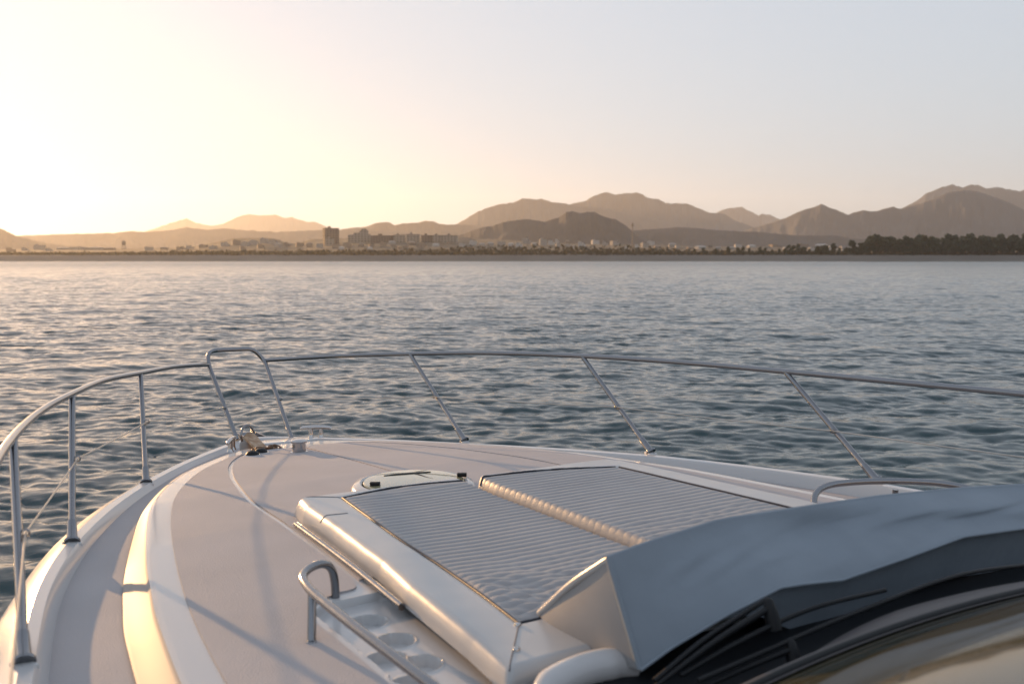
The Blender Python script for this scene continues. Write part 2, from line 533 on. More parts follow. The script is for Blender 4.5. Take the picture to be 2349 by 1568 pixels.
ridge('hill', [(1040, 545), (1100, 523.6), (1127, 519.5), (1155, 510), (1177, 506.7), (1209, 504), (1234, 506.7), (1248, 510), (1264, 504.5), (1280, 500.4), (1297, 488), (1310, 484.8),
               (1330, 490), (1346, 487.5), (1362, 486.7), (1373, 493.5), (1395, 501.7), (1412, 504.5), (1428, 514), (1444, 526), (1458, 541), (1490, 556), (1540, 570)], 2450, 330, M['hill'], 10, 0.8)
ridge('hill', [(1400, 545), (1452, 529), (1510, 525), (1551, 521.4), (1592, 523.6), (1646, 528.5), (1742, 533), (1816, 540), (1917, 541), (1947, 547), (2050, 552), (2300, 555), (2800, 556)],
      3000, 380, M['hill'], 11, 0.5)

# ------------------------------------------------------------------ the evening air
def make_haze():
    bm = bmesh.new()
    box_into(bm, 0, 0, 0, 17000, 10700, 640)
    o = build_bm('haze', bm, [], None, None)
    c = CAM + np.array([SY, CY, 0]) * 5050
    o.location = (c[0], c[1], 315)
    o.rotation_euler = (0, 0, -YAW)
    m = bpy.data.materials.new('evening_haze')
    m.use_nodes = True
    nt = m.node_tree
    nt.nodes.clear()
    pv = node(nt, 'ShaderNodeVolumePrincipled')
    pv.inputs['Color'].default_value = (0.91, 0.92, 0.94, 1)
    pv.inputs['Density'].default_value = 6.5e-5
    pv.inputs['Anisotropy'].default_value = 0.55
    out = node(nt, 'ShaderNodeOutputMaterial')
    nt.links.new(pv.outputs[0], out.inputs['Volume'])
    o.data.materials.append(m)
    tag(o, kind='stuff')
make_haze()
# ------------------------------------------------------------------ the yacht
yacht = tag(empty('motor_yacht', (0, 0, 0)), 'white motor yacht seen along its foredeck, with steel bow rails and a grey windscreen frame', 'yacht')

ZC = ([-2.5, 1.0, 3.0, 4.2, 5.0, 5.5, 6.3, 7.2, 7.7], [2.09, 2.075, 2.06, 2.045, 2.015, 1.985, 1.93, 1.868, 1.83])
def roof_z(x, y):
    return np.interp(y, *ZC) - 0.013 * np.asarray(x) ** 2

# plan curves of the port side: (y, x) and the height of the gunwale crest
CREST = [(-2.5, -2.36), (-1.0, -2.34), (0.5, -2.28), (1.6, -2.215), (2.4, -2.14), (3.12, -2.037), (3.9, -1.895), (4.57, -1.70), (5.3, -1.42), (5.94, -1.108), (6.5, -0.77), (6.95, -0.44), (7.25, -0.19), (7.38, 0.0)]
GUN_Z = ([-2.5, 1.0, 3.24, 4.68, 6.03, 7.18, 7.6], [2.05, 2.05, 2.037, 1.987, 1.909, 1.855, 1.84])
NS = 300
crest2 = spline([(x, y) for y, x in CREST], NS)
_t = np.gradient(crest2, axis=0)
_t /= np.linalg.norm(_t, axis=1)[:, None]
NRM = np.stack([-_t[:, 1], _t[:, 0]], 1)          # points outboard on the port side
NRM[-1] = (-0.0, 1.0)
gz = np.interp(crest2[:, 1], *GUN_Z)
def off(d, dz):
    """a line parallel to the gunwale crest, d outboard and dz above"""
    d = np.broadcast_to(d, (NS,))
    p = crest2 + NRM * d[:, None]
    p[:, 0] = np.minimum(p[:, 0], 0.0)
    return np.column_stack([p, gz + dz])

fall = np.clip(sstep(6.6, 3.0, crest2[:, 1]), 0, 1)   # how far the side deck sinks below the gunwale
C_OUT2 = off(0.155, -0.13)
C_OUT1 = off(0.10, -0.05)
C_CRA = off(0.012, -0.003)
C_CRB = off(-0.028, -0.006)
C_IN = off(-0.042, -0.022)
C_FOOT = off(-0.056 - 0.004 * fall, -0.035 - 0.042 * fall)

def mirror(rows):
    r = np.asarray(rows).copy()
    r[..., 0] *= -1
    return r

def loft(name, curves, m, parent, smooth=35):
    V = np.stack(curves, 0)
    a = grid_verts(V)
    b = grid_verts(mirror(V))
    n = len(a[0])
    faces = a[1] + [tuple(i + n for i in f[::-1]) for f in b[1]]
    return build(name, np.vstack([a[0], b[0]]), faces, m, parent, smooth)

def grid_verts(V):
    r, c, _ = V.shape
    f = []
    for i in range(r - 1):
        for j in range(c - 1):
            q = (i * c + j, i * c + j + 1, (i + 1) * c + j + 1, (i + 1) * c + j)
            f.append(q)
    return V.reshape(-1, 3), f

hull_low = np.column_stack([C_OUT2[:, 0] * 0.80, C_OUT2[:, 1] - 0.5 * sstep(3, 7.4, C_OUT2[:, 1]), np.full(NS, -0.4)])
hull_mid = np.column_stack([C_OUT2[:, 0] * 0.93, C_OUT2[:, 1] - 0.18 * sstep(3, 7.4, C_OUT2[:, 1]), C_OUT2[:, 2] * 0.5])
loft('hull', [hull_low, hull_mid, C_OUT2 - [0, 0, 0.06], C_OUT2], M['gel'], yacht)
loft('toe_rail', [C_OUT2, C_OUT1, C_CRA, C_CRB, C_IN, C_FOOT], M['gel'], yacht, 28)

# coachroof: foot of its side, rounded shoulder, and the line where the deck panel starts
EDGE_F = [(-2.5, -1.86), (0.5, -1.78), (1.8, -1.72), (2.6, -1.685), (3.28, -1.62), (3.65, -1.565), (4.03, -1.50), (4.62, -1.375), (5.05, -1.26), (5.5, -1.09), (5.95, -0.87), (6.4, -0.55), (6.68, -0.27), (6.78, 0.0)]
f2 = spline([(x, y) for y, x in EDGE_F], NS)
_t = np.gradient(f2, axis=0)
_t /= np.linalg.norm(_t, axis=1)[:, None]
NF = np.stack([-_t[:, 1], _t[:, 0]], 1)
NF[-1] = (0, 1)
def foff(d, dz, base=None):
    d = np.broadcast_to(d, (NS,))
    p = f2 + NF * d[:, None]
    p[:, 0] = np.minimum(p[:, 0], 0.0)
    return np.column_stack([p, roof_z(p[:, 0], p[:, 1]) + dz])
fy = f2[:, 1]
sink = np.clip(sstep(6.3, 3.2, fy), 0, 1)
foot = foff(0.02 + 0.085 * sink, 0)
# the foot of the coachroof side stands on the side deck
order = np.argsort(C_FOOT[:, 1])
foot[:, 2] = np.interp(foot[:, 1], C_FOOT[order, 1], C_FOOT[order, 2]) + 0.004
S1 = foff(0.018 + 0.078 * sink, -0.078 * sink - 0.006)
S1[:, 2] = np.maximum(S1[:, 2], foot[:, 2] + 0.006)
S2 = foff(0.012 + 0.004 * sink, -0.016 * sink - 0.008)
S3 = foff(0.004 + 0.002 * sink, -0.005)
S3b = foff(-0.006, -0.001)
S4 = foff(-0.016, 0.0)
S5 = foff(-0.050, 0.0)
S6 = foff(-0.085, 0.0)
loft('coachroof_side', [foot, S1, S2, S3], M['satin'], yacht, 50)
loft('coachroof_shoulder', [S3, S3b, S4, S5, S6], M['gel'], yacht, 50)

# side deck: from the toe rail's foot to the coachroof's foot, both resampled along y up to the bow
def by_frac(c, n=NS):
    d = np.r_[0, np.cumsum(np.linalg.norm(np.diff(c[:, :2], axis=0), axis=1))]
    s = np.linspace(0, d[-1], n)
    return np.stack([np.interp(s, d, c[:, k]) for k in range(3)], 1)
inner_foot = foff(-0.03 + 0.085 * sink, 0)
inner_foot[:, 2] = np.interp(inner_foot[:, 1], foot[np.argsort(foot[:, 1]), 1], foot[np.argsort(foot[:, 1]), 2]) - 0.010
loft('side_deck', [by_frac(C_FOOT), by_frac(C_FOOT) * 0.5 + by_frac(inner_foot) * 0.5 - [0, 0, 0.002], by_frac(inner_foot)], M['nonskid'], yacht)

# coachroof top: one fine heightfield from shoulder to centreline, with the drinks tray moulded into it on the port side
TRAY = (-1.185, -0.965, 1.95, 3.10)
CUPS = [(-1.045, 2.93), (-1.040, 2.735), (-1.055, 2.53), (-1.125, 2.62), (-1.135, 2.42)]
def tray_drop(x, y):
    x0, x1, y0, y1 = TRAY
    r = 0.09
    cx, cy = (x0 + x1) / 2, (y0 + y1) / 2
    hx, hy = (x1 - x0) / 2 + 0.06, (y1 - y0) / 2
    cx = cx + 0.06
    qx, qy = np.abs(x - cx) - hx + r, np.abs(y - cy) - hy + r
    sd = np.hypot(np.maximum(qx, 0), np.maximum(qy, 0)) + np.minimum(np.maximum(qx, qy), 0) - r
    dz = -0.030 * sstep(0.004, -0.010, sd)
    for ux, uy in CUPS:
        dd = np.hypot(x - ux, y - uy)
        dz = dz - 0.032 * sstep(0.064, 0.058, dd) + 0.0025 * np.exp(-((dd - 0.067) / 0.004) ** 2)
    return dz

def plan_top(name, outer, m, lift, x_in=0.0, ts=None):
    t = ts
    rows = []
    for k in t:
        p = outer.copy()
        p[:, 0] = outer[:, 0] * (1 - k) + x_in * k
        rows.append(p)
    V = np.stack(rows, 0)
    V[..., 2] = roof_z(V[..., 0], V[..., 1]) + lift
    return V
def resample_y(line, ys):
    o_ = np.argsort(line[:, 1])
    return np.stack([np.interp(ys, line[o_, 1], line[o_, k]) for k in range(3)], 1)
main_y = np.r_[np.arange(-2.5, 1.8, 0.05), np.arange(1.8, 3.25, 0.004), np.arange(3.26, 5.8, 0.03)]
head = S6[S6[:, 1] > 5.8]
dense = np.vstack([resample_y(S6, main_y), head])
dense[:, 0] = np.minimum(dense[:, 0], 0)
tt_ = np.r_[np.linspace(0, 0.16, 8, endpoint=False), np.linspace(0.16, 0.48, 110, endpoint=False), np.linspace(0.48, 1, 24)]
Vp = plan_top('x', dense, None, 0.0, ts=tt_)
Vs = mirror(plan_top('x', dense, None, 0.0, ts=np.linspace(0, 1, 40)))
Vp[..., 2] += tray_drop(Vp[..., 0], Vp[..., 1])
bm_top = grid_mesh('coachroof', np.concatenate([Vp, Vs[::-1][1:]], 0), M['gel'], yacht, smooth=40)

# non-skid panels laid on the coachroof: an outer panel each side, a centre panel each side
H_LINE = [(1.9, -0.93), (3.25, -0.95), (3.7, -0.915), (4.2, -0.90), (4.75, -0.87), (5.25, -0.79), (5.6, -0.715), (5.95, -0.61), (6.25, -0.47), (6.42, -0.33)]
def panel(name, pa, pb, m, parent, n=220, k=8, lift=0.007, flip=False):
    a, b = spline(pa, n), spline(pb, n)
    t = np.linspace(0, 1, k)
    V = np.stack([a * (1 - u) + b * u for u in t], 0)
    Z = roof_z(V[..., 0], V[..., 1]) + lift
    V = np.concatenate([V, Z[..., None]], 2)
    # turn the border down into the deck
    rim = V.copy()
    top = np.concatenate([V[:1] - [0, 0, 0.009], V, V[-1:] - [0, 0, 0.009]], 0)
    top = np.concatenate([top[:, :1] - [0, 0, 0.009], top, top[:, -1:] - [0, 0, 0.009]], 1)
    return grid_mesh(name, top, m, parent, smooth=30)

outer_edge = [(x, y) for x, y in zip(S6[:, 0] + 0.014, S6[:, 1]) if 1.0 < y < 6.45][::14]
hl = [(x, y) for y, x in H_LINE]
port_inner = [(-1.30, 1.0), (-1.235, 1.95), (-1.215, 2.6), (-1.215, 2.98), (-1.17, 3.10), (-1.06, 3.16), (-0.968, 3.20), (-0.94, 3.5)] + [(x - 0.011, y) for x, y in hl[3:]]
panel('deck_panel', outer_edge, port_inner, M['nonskid'], yacht)
stbd_outer = [(-x, y) for x, y in outer_edge]
stbd_inner = [(1.0, 1.0)] + [(-x + 0.011, y) for x, y in hl]
panel('deck_panel', stbd_outer, stbd_inner, M['nonskid'], yacht)
cl = [(x + 0.014, y) for x, y in hl[1:]]
panel('deck_panel', cl, [(-0.008, 3.25), (-0.008, 4.2), (-0.008, 5.2), (-0.008, 6.1), (-0.012, 6.40)], M['nonskid'], yacht)
panel('deck_panel', [(-x, y) for x, y in cl], [(0.008, 3.25), (0.008, 4.2), (0.008, 5.2), (0.008, 6.1), (0.012, 6.40)], M['nonskid'], yacht)
bow_a = [(-0.42, 6.46), (-0.2, 6.60), (0.0, 6.64), (0.2, 6.60), (0.42, 6.46)]

# ------------------------------------------------------------------ guard rail
R_TUBE = 0.0158
rail = None
JP, JS = np.array([-0.236, 7.80, 2.374]), np.array([0.236, 7.88, 2.374])
rail_port = [JP, (-0.62, 7.24, 2.432), (-1.001, 6.531, 2.479), (-1.32, 5.90, 2.52), (-1.595, 5.165, 2.548), (-1.80, 4.58, 2.558), (-1.97, 3.914, 2.564), (-2.10, 3.2, 2.568), (-2.20, 2.3, 2.57), (-2.27, 1.2, 2.57), (-2.33, -0.4, 2.57), (-2.36, -2.0, 2.57)]
rail_stbd = [JS, (0.62, 7.35, 2.432), (1.001, 6.773, 2.479), (1.32, 6.15, 2.52), (1.595, 5.379, 2.548), (1.80, 4.70, 2.558), (1.97, 3.941, 2.560), (2.10, 3.2, 2.562), (2.20, 2.5, 2.564), (2.28, 1.4, 2.565), (2.34, -0.4, 2.565), (2.36, -2.0, 2.565)]
bm = bmesh.new()
tube_into(bm, spline(rail_port, 150), R_TUBE, 14)
tube_into(bm, spline(rail_stbd, 150), R_TUBE, 14)
guard = build_bm('guard_rail', bm, M['steel'], yacht, 60)

BP, BS = np.array([-0.17, 7.305, 1.852]), np.array([0.17, 7.06, 1.852])
def fillet(pts, r, n=7):
    """polyline with rounded corners"""
    P = [np.asarray(p, float) for p in pts]
    out = [P[0]]
    for i in range(1, len(P) - 1):
        a, b = P[i - 1] - P[i], P[i + 1] - P[i]
        la, lb = np.linalg.norm(a), np.linalg.norm(b)
        d = min(r, 0.45 * la, 0.45 * lb)
        p, q = P[i] + a / la * d, P[i] + b / lb * d
        for t in np.linspace(0, 1, n):
            out.append((1 - t) ** 2 * p + 2 * t * (1 - t) * P[i] + t * t * q)
    out.append(P[-1])
    return np.array(out)
hoop = fillet([BP, JP, (-0.222, 7.86, 2.455), (-0.155, 7.935, 2.472), (0.150, 7.90, 2.472), JS, BS], 0.05)
tube('pulpit_hoop', hoop, R_TUBE + 0.0008, M['steel'], guard, 14)

P_BASE = [(-1.108, 5.939, 1.909), (-1.701, 4.566, 1.987), (-2.037, 3.123, 2.037), (-2.235, 1.45, 2.052), (-2.33, -0.2, 2.05)]
P_TOP = [(-1.001, 6.531, 2.479), (-1.595, 5.165, 2.548), (-1.97, 3.914, 2.564), (-2.215, 2.15, 2.57), (-2.31, 0.5, 2.57)]
S_BASE = [(1.108, 6.126, 1.909), (1.701, 4.787, 1.987), (2.037, 3.355, 2.037), (2.235, 1.65, 2.052), (2.33, 0.0, 2.05)]
S_TOP = [(1.001, 6.773, 2.479), (1.595, 5.379, 2.548), (1.97, 3.941, 2.560), (2.215, 2.35, 2.564), (2.31, 0.7, 2.565)]
def ring(name, c, axis, parent):
    bm = bmesh.new()
    q = Vector((0, 0, 1)).rotation_difference(Vector(axis))
    pts = [Vector(c) + q @ Vector((0.0125 * math.cos(a), 0.0125 * math.sin(a), 0)) for a in np.linspace(0, 2 * math.pi, 17)]
    tube_into(bm, [tuple(p) for p in pts], 0.0034, 6, False)
    return build_bm(name, bm, M['steel'], parent, 60)
lifeline_pts = {}
for side, bases, tops, joints, frac in ((-1, P_BASE, P_TOP, (BP, JP), (0.42, 0.53, 0.53, 0.52, 0.5, 0.5)), (1, S_BASE, S_TOP, (BS, JS), (0.50, 0.49, 0.455, 0.44, 0.47, 0.5))):
    ll = [joints[0] + (joints[1] - joints[0]) * frac[0]]
    for (b, t), fr in zip(zip(bases, tops), frac[1:]):
        b, t = np.array(b), np.array(t)
        ax = (t - b) / np.linalg.norm(t - b)
        st = b + ax * 0.0
        p = [st - ax * 0.006, st + ax * 0.004, st + ax * 0.008, st + ax * 0.012, st + ax * 0.10, st + ax * 0.103, st + ax * 0.107, t]
        rr = [0.034, 0.034, 0.025, 0.0225, 0.0188, 0.0185, R_TUBE - 0.0005, R_TUBE - 0.0005]
        tube('stanchion', p, rr, M['steel'], guard, 16)
        bm = bmesh.new()
        bz = b - [0, 0, 0.020]
        box_into(bm, bz[0], bz[1], bz[2], 0.056, 0.085, 0.034, rot=math.atan2(0.3 * -side, 1), bevel=0.010)
        build_bm('stanchion_base', bm, M['gel'], guard, 40)
        out = np.array([-side * 0.022, -0.006, 0.0])
        c = b + (t - b) * fr + out
        ring('lifeline_ring', c, (0.3, 1, 0.2), guard)
        ll.append(c)
    L = []
    for a, b in zip(ll[:-1], ll[1:]):
        for u in np.linspace(0, 1, 12, endpoint=False):
            sag = 0.004 * math.sin(math.pi * u)
            L.append(a + (b - a) * u - [0, 0, sag])
    L.append(ll[-1])
    tube('lifeline', L, 0.0036, M['wire'], guard, 6)
    bm = bmesh.new()
    e = ll[0]
    lathe_into(bm, [(0.006, -0.022), (0.012, -0.018), (0.012, 0.012), (0.007, 0.02)], e + [0.018 * side * 0.4, -0.02, 0], (side * 0.6, -0.8, 0), 10)
    tube_into(bm, [e + [0, -0.012, -0.01], e + [0.006, -0.02, -0.035]], 0.004, 6)
    build_bm('lifeline_clamp', bm, M['steel'], guard, 50)

# ------------------------------------------------------------------ bow fittings (parts of the yacht)
def cleat(x, y, rz):
    z = float(roof_z(x, y))
    bm = bmesh.new()
    R = Matrix.Translation((x, y, z)) @ Matrix.Rotation(rz, 4, 'Z')
    horn = [(-0.112, 0, 0.062), (-0.095, 0, 0.070), (-0.05, 0, 0.074), (0, 0, 0.075), (0.05, 0, 0.074), (0.095, 0, 0.070), (0.112, 0, 0.062)]
    tube_into(bm, [tuple(R @ Vector(p)) for p in horn], [0.009, 0.014, 0.0155, 0.016, 0.0155, 0.014, 0.009], 12)
    for s in (-1, 1):
        tube_into(bm, [tuple(R @ Vector((s * 0.036, 0, h))) for h in (-0.003, 0.004, 0.02, 0.066)], [0.024, 0.020, 0.0165, 0.0165], 12)
    return build_bm('mooring_cleat', bm, M['chrome'], yacht, 50)
cleat(0.30, 6.92, math.radians(-28))
cleat(-0.40, 6.66, math.radians(60))

bx, by, bz = at_z(686, 1041, 1.93)
bz = float(roof_z(bx, by))
bm = bmesh.new()
lathe_into(bm, [(0.056, -0.004), (0.056, 0.008), (0.044, 0.010), (0.043, 0.066), (0.052, 0.068), (0.054, 0.078), (0.046, 0.086), (0.02, 0.091), (0.0, 0.092)], (bx, by, bz), seg=28)
build_bm('capstan', bm, M['chrome'], yacht, 35)
for px, py in ((579, 1046), (598, 1039)):
    p = at_z(px, py, 1.93)
    z = float(roof_z(p[0], p[1]))
    bm = bmesh.new()
    lathe_into(bm, [(0.058, -0.003), (0.057, 0.006), (0.049, 0.012), (0.045, 0.009)], (p[0], p[1], z), seg=28)
    sw = build_bm('foot_switch', bm, M['chrome'], yacht, 40)
    bm = bmesh.new()
    lathe_into(bm, [(0.045, 0.004), (0.042, 0.018), (0.030, 0.030), (0.014, 0.036), (0.0, 0.037)], (p[0], p[1], z), seg=24)
    build_bm('rubber_cap', bm, M['black'], sw, 60)
# anchor locker lid: a low raised lid with a rounded edge
bm = bmesh.new()
box_into(bm, 0.02, 6.86, float(roof_z(0, 6.86)) - 0.004, 0.46, 0.24, 0.026, bevel=0.012, seg=3, tilt=Matrix.Rotation(math.radians(-4.3), 4, 'X'))
build_bm('locker_lid', bm, M['gel'], yacht, 40)
bm = bmesh.new()
box_into(bm, 0.0, 7.46, 1.775, 0.15, 0.62, 0.03, bevel=0.008)
for s in (-1, 1):
    box_into(bm, s * 0.07, 7.55, 1.79, 0.008, 0.42, 0.11, bevel=0.003)
tube_into(bm, [(-0.07, 7.72, 1.80), (0.07, 7.72, 1.80)], 0.03, 14)
build_bm('bow_roller', bm, M['steel'], yacht, 40)

# deck hatch
hx, hy = -0.11, 4.475
hz = float(roof_z(hx, hy))
bm = bmesh.new()
lathe_into(bm, [(0.315, -0.006), (0.315, 0.012), (0.300, 0.034), (0.272, 0.042), (0.262, 0.036), (0.262, 0.0)], (hx, hy, hz), seg=72)
hatch = build_bm('deck_hatch', bm, M['gel'], yacht, 40)
bm = bmesh.new()
lathe_into(bm, [(0.256, 0.010), (0.256, 0.040), (0.250, 0.046), (0.20, 0.049), (0.10, 0.051), (0.0, 0.0515)], (hx, hy, hz), seg=72)
build_bm('hatch_lid', bm, M['acrylic'], hatch, 30)
for px, py in ((860, 1109), (1059, 1088)):
    p = at_z(px, py, hz + 0.055)
    bm = bmesh.new()
    box_into(bm, p[0], p[1], hz + 0.055, 0.050, 0.030, 0.019, rot=math.radians(-32), bevel=0.004)
    build_bm('hatch_hinge', bm, M['black'], hatch, 40)

# dark handle lying across the lid
bm = bmesh.new()
def on_lid(px, py):
    p = at_z(px, py, hz + 0.052)
    return (p[0], p[1], hz + 0.051)
tube_into(bm, spline([on_lid(880, 1089.6), on_lid(926, 1085.8), on_lid(955, 1083.5), on_lid(987, 1080.8)], 24), 0.004 + 0.011 * np.sin(np.linspace(0.15, math.pi - 0.3, 24)), 8)
tube_into(bm, spline([on_lid(950, 1084.5), on_lid(966, 1089), on_lid(980, 1093.5), on_lid(993, 1096)], 20), np.linspace(0.010, 0.003, 20), 8)
for v in bm.verts:
    v.co.z = hz + 0.0505 + (v.co.z - hz - 0.051) * 0.35
build_bm('lid_handle', bm, M['black'], hatch, 60)

# grab rails
def grab_rail(mirror_x, pts, legs, r=0.0145):
    f = lambda p: (p[0] * mirror_x, p[1], p[2])
    bm = bmesh.new()
    tube_into(bm, spline([f(p) for p in pts], 90), r, 14)
    g = build_bm('grab_rail', bm, M['steel'], yacht, 60)
    for a, b in legs:
        bm = bmesh.new()
        a, b = np.array(f(a)), np.array(f(b))
        tube_into(bm, [a, b + (a - b) * 0.06, b + (a - b) * 0.03, b], [r * 0.92, r * 0.92, r * 1.5, r * 1.5], 14)
        build_bm('rail_leg', bm, M['steel'], g, 50)
    return g
GR = [(-1.07, 3.14, 2.035), (-1.075, 3.135, 2.10), (-1.095, 3.115, 2.155), (-1.135, 3.09, 2.185), (-1.19, 3.055, 2.190), (-1.235, 3.00, 2.187), (-1.255, 2.92, 2.183), (-1.262, 2.8, 2.18), (-1.262, 2.5, 2.178), (-1.25, 2.2, 2.17), (-1.24, 2.06, 2.16), (-1.232, 1.98, 2.13), (-1.228, 1.95, 2.04)]
grab_rail(1, GR, [((-1.258, 2.86, 2.178), (-1.285, 2.80, 2.038))])
GS = [(-0.99, 2.83, 2.04), (-1.00, 2.86, 2.10), (-1.06, 2.92, 2.165), (-1.15, 2.94, 2.195), (-1.27, 2.90, 2.207), (-1.42, 2.80, 2.214), (-1.56, 2.67, 2.213), (-1.66, 2.55, 2.19), (-1.69, 2.49, 2.14), (-1.69, 2.47, 2.0)]
grab_rail(-1, GS, [((-1.42, 2.78, 2.18), (-1.42, 2.78, 2.035))])
# steel slide that the sun pad's edge stands on
bm = bmesh.new()
pts = spline([(-0.872, 4.08), (-0.905, 3.43), (-0.945, 2.88)], 20)
tube_into(bm, [(x, y, float(roof_z(x, y)) + 0.016) for x, y in pts], 0.013, 10)
build_bm('pad_slide', bm, M['steel'], yacht, 60)

# ------------------------------------------------------------------ windscreen, cowl and wipers
def screen_base(x):
    return 1.575 - 0.075 * x * x
xs = np.linspace(-1.34, 1.34, 60)
def strip(rows):
    V = np.array([[(x, screen_base(x) + dy, z - 0.03 * x * x * (z > 2.1)) for x in xs] for dy, z in rows])
    return V
cowl = strip([(0.60, 2.068), (0.58, 2.092), (0.40, 2.095), (0.33, 2.097), (0.25, 2.115), (0.18, 2.13)])
grid_mesh('cowl', cowl[::-1], M['cowl'], yacht, smooth=40)
def frame_row(dy, z, k):
    return [(x, screen_base(x) + dy, z - k * (0.26 * min(x - 0.1, 0) ** 2 + 0.05 * max(x - 0.1, 0) ** 2) - (1 - k) * 0.03 * x * x) for x in xs]
fr = np.array([frame_row(*a) for a in ((0.19, 2.12, 1), (0.165, 2.19, 1), (0.152, 2.222, 1), (0.138, 2.230, 0.9), (0.09, 2.243, 0.5), (0.04, 2.250, 0.1), (0.03, 2.262, 0), (0.010, 2.266, 0), (-0.01, 2.262, 0))])
frame = grid_mesh('screen_frame', fr[::-1], M['frame'], yacht, smooth=25)
gl = []
for u in np.linspace(0, 1, 24):
    gl.append([(x * (1 - 0.10 * u), screen_base(x) - 0.005 - 0.80 * u - 0.10 * u * u, 2.255 - 0.03 * x * x + 0.40 * u - 0.02 * u * u - 0.10 * u * (x / 1.34) ** 4) for x in xs])
screen = grid_mesh('windscreen', np.array(gl), M['glass'], yacht, smooth=None, flip=True)
bm = bmesh.new()
tube_into(bm, [(x, screen_base(x) + 0.006, 2.262 - 0.03 * x * x) for x in xs], 0.011, 8)
build_bm('screen_seal', bm, M['black'], screen, 60)
# cabin behind the screen, down to the side decks
cab = []
for y in np.linspace(-2.4, 0.66, 8):
    cab.append([(-1.70, y, 2.0), (-1.55, y, 2.25), (-1.32, y, 2.52), (-1.05, y, 2.60), (0, y, 2.64), (1.05, y, 2.60), (1.32, y, 2.52), (1.55, y, 2.25), (1.70, y, 2.0)])
grid_mesh('cabin_roof', np.array(cab), M['gel'], yacht, smooth=50, flip=True)
ck = []
for u in np.linspace(0, 1, 14):
    ck.append([(-1.34 - 0.30 * (1 - v) - 0.02 * u, 1.44 - 0.78 * u - 0.0 * v, 2.03 + (0.17 + 0.33 * u) * v) for v in np.linspace(0, 1, 6)])
for s in (1, -1):
    V = np.array(ck)
    V[..., 0] *= s
    grid_mesh('cabin_side', V, M['gel'], yacht, smooth=50, flip=s > 0)

def wiper(p_pivot, mid, tip, blade_a, blade_b):
    bm = bmesh.new()
    x, y, z = p_pivot
    lathe_into(bm, [(0.020, -0.06), (0.020, -0.02), (0.016, 0.0), (0.014, 0.018), (0.008, 0.024)], (x, y, z), (0, 0.35, 1), 18)
    w = build_bm('wiper', bm, M['black'], yacht, 40)
    tube('wiper_arm', spline([p_pivot, mid, tip], 24), np.linspace(0.010, 0.006, 24), M['black'], w, 8)
    tube('wiper_blade', spline(blade_a, 24), 0.007, M['black'], w, 8)
    if blade_b: tube('wiper_blade', spline(blade_b, 24), 0.007, M['black'], w, 8)
def pt(px, py, y):
    d = ray(px, py)
    return CAM + d * ((y - CAM[1]) / d[1])
wiper(pt(1765, 1392, 1.83), pt(1640, 1470, 1.84), pt(1500, 1575, 1.85), [pt(1560, 1548, 1.84), pt(1700, 1468, 1.82), pt(1860, 1395, 1.80), pt(2030, 1352, 1.78)], [pt(1500, 1560, 1.86), pt(1620, 1462, 1.87), pt(1760, 1372, 1.88)])
wiper(pt(1815, 1487, 1.76), pt(1700, 1535, 1.77), pt(1560, 1600, 1.78), [pt(1600, 1560, 1.78), pt(1760, 1490, 1.77), pt(1960, 1405, 1.76), pt(2200, 1318, 1.77), pt(2400, 1290, 1.78)], None)

# padded nose of the moulding aft of the pad, port side
bm = bmesh.new()
tube_into(bm, spline([(-0.99, 2.00, 2.09), (-0.93, 2.04, 2.105), (-0.82, 2.06, 2.115), (-0.72, 2.05, 2.115), (-0.66, 2.02, 2.105)], 30), np.r_[np.linspace(0.022, 0.045, 7), np.full(16, 0.046), np.linspace(0.045, 0.03, 7)], 16)
build_bm('roof_moulding', bm, M['gel'], yacht, 60)

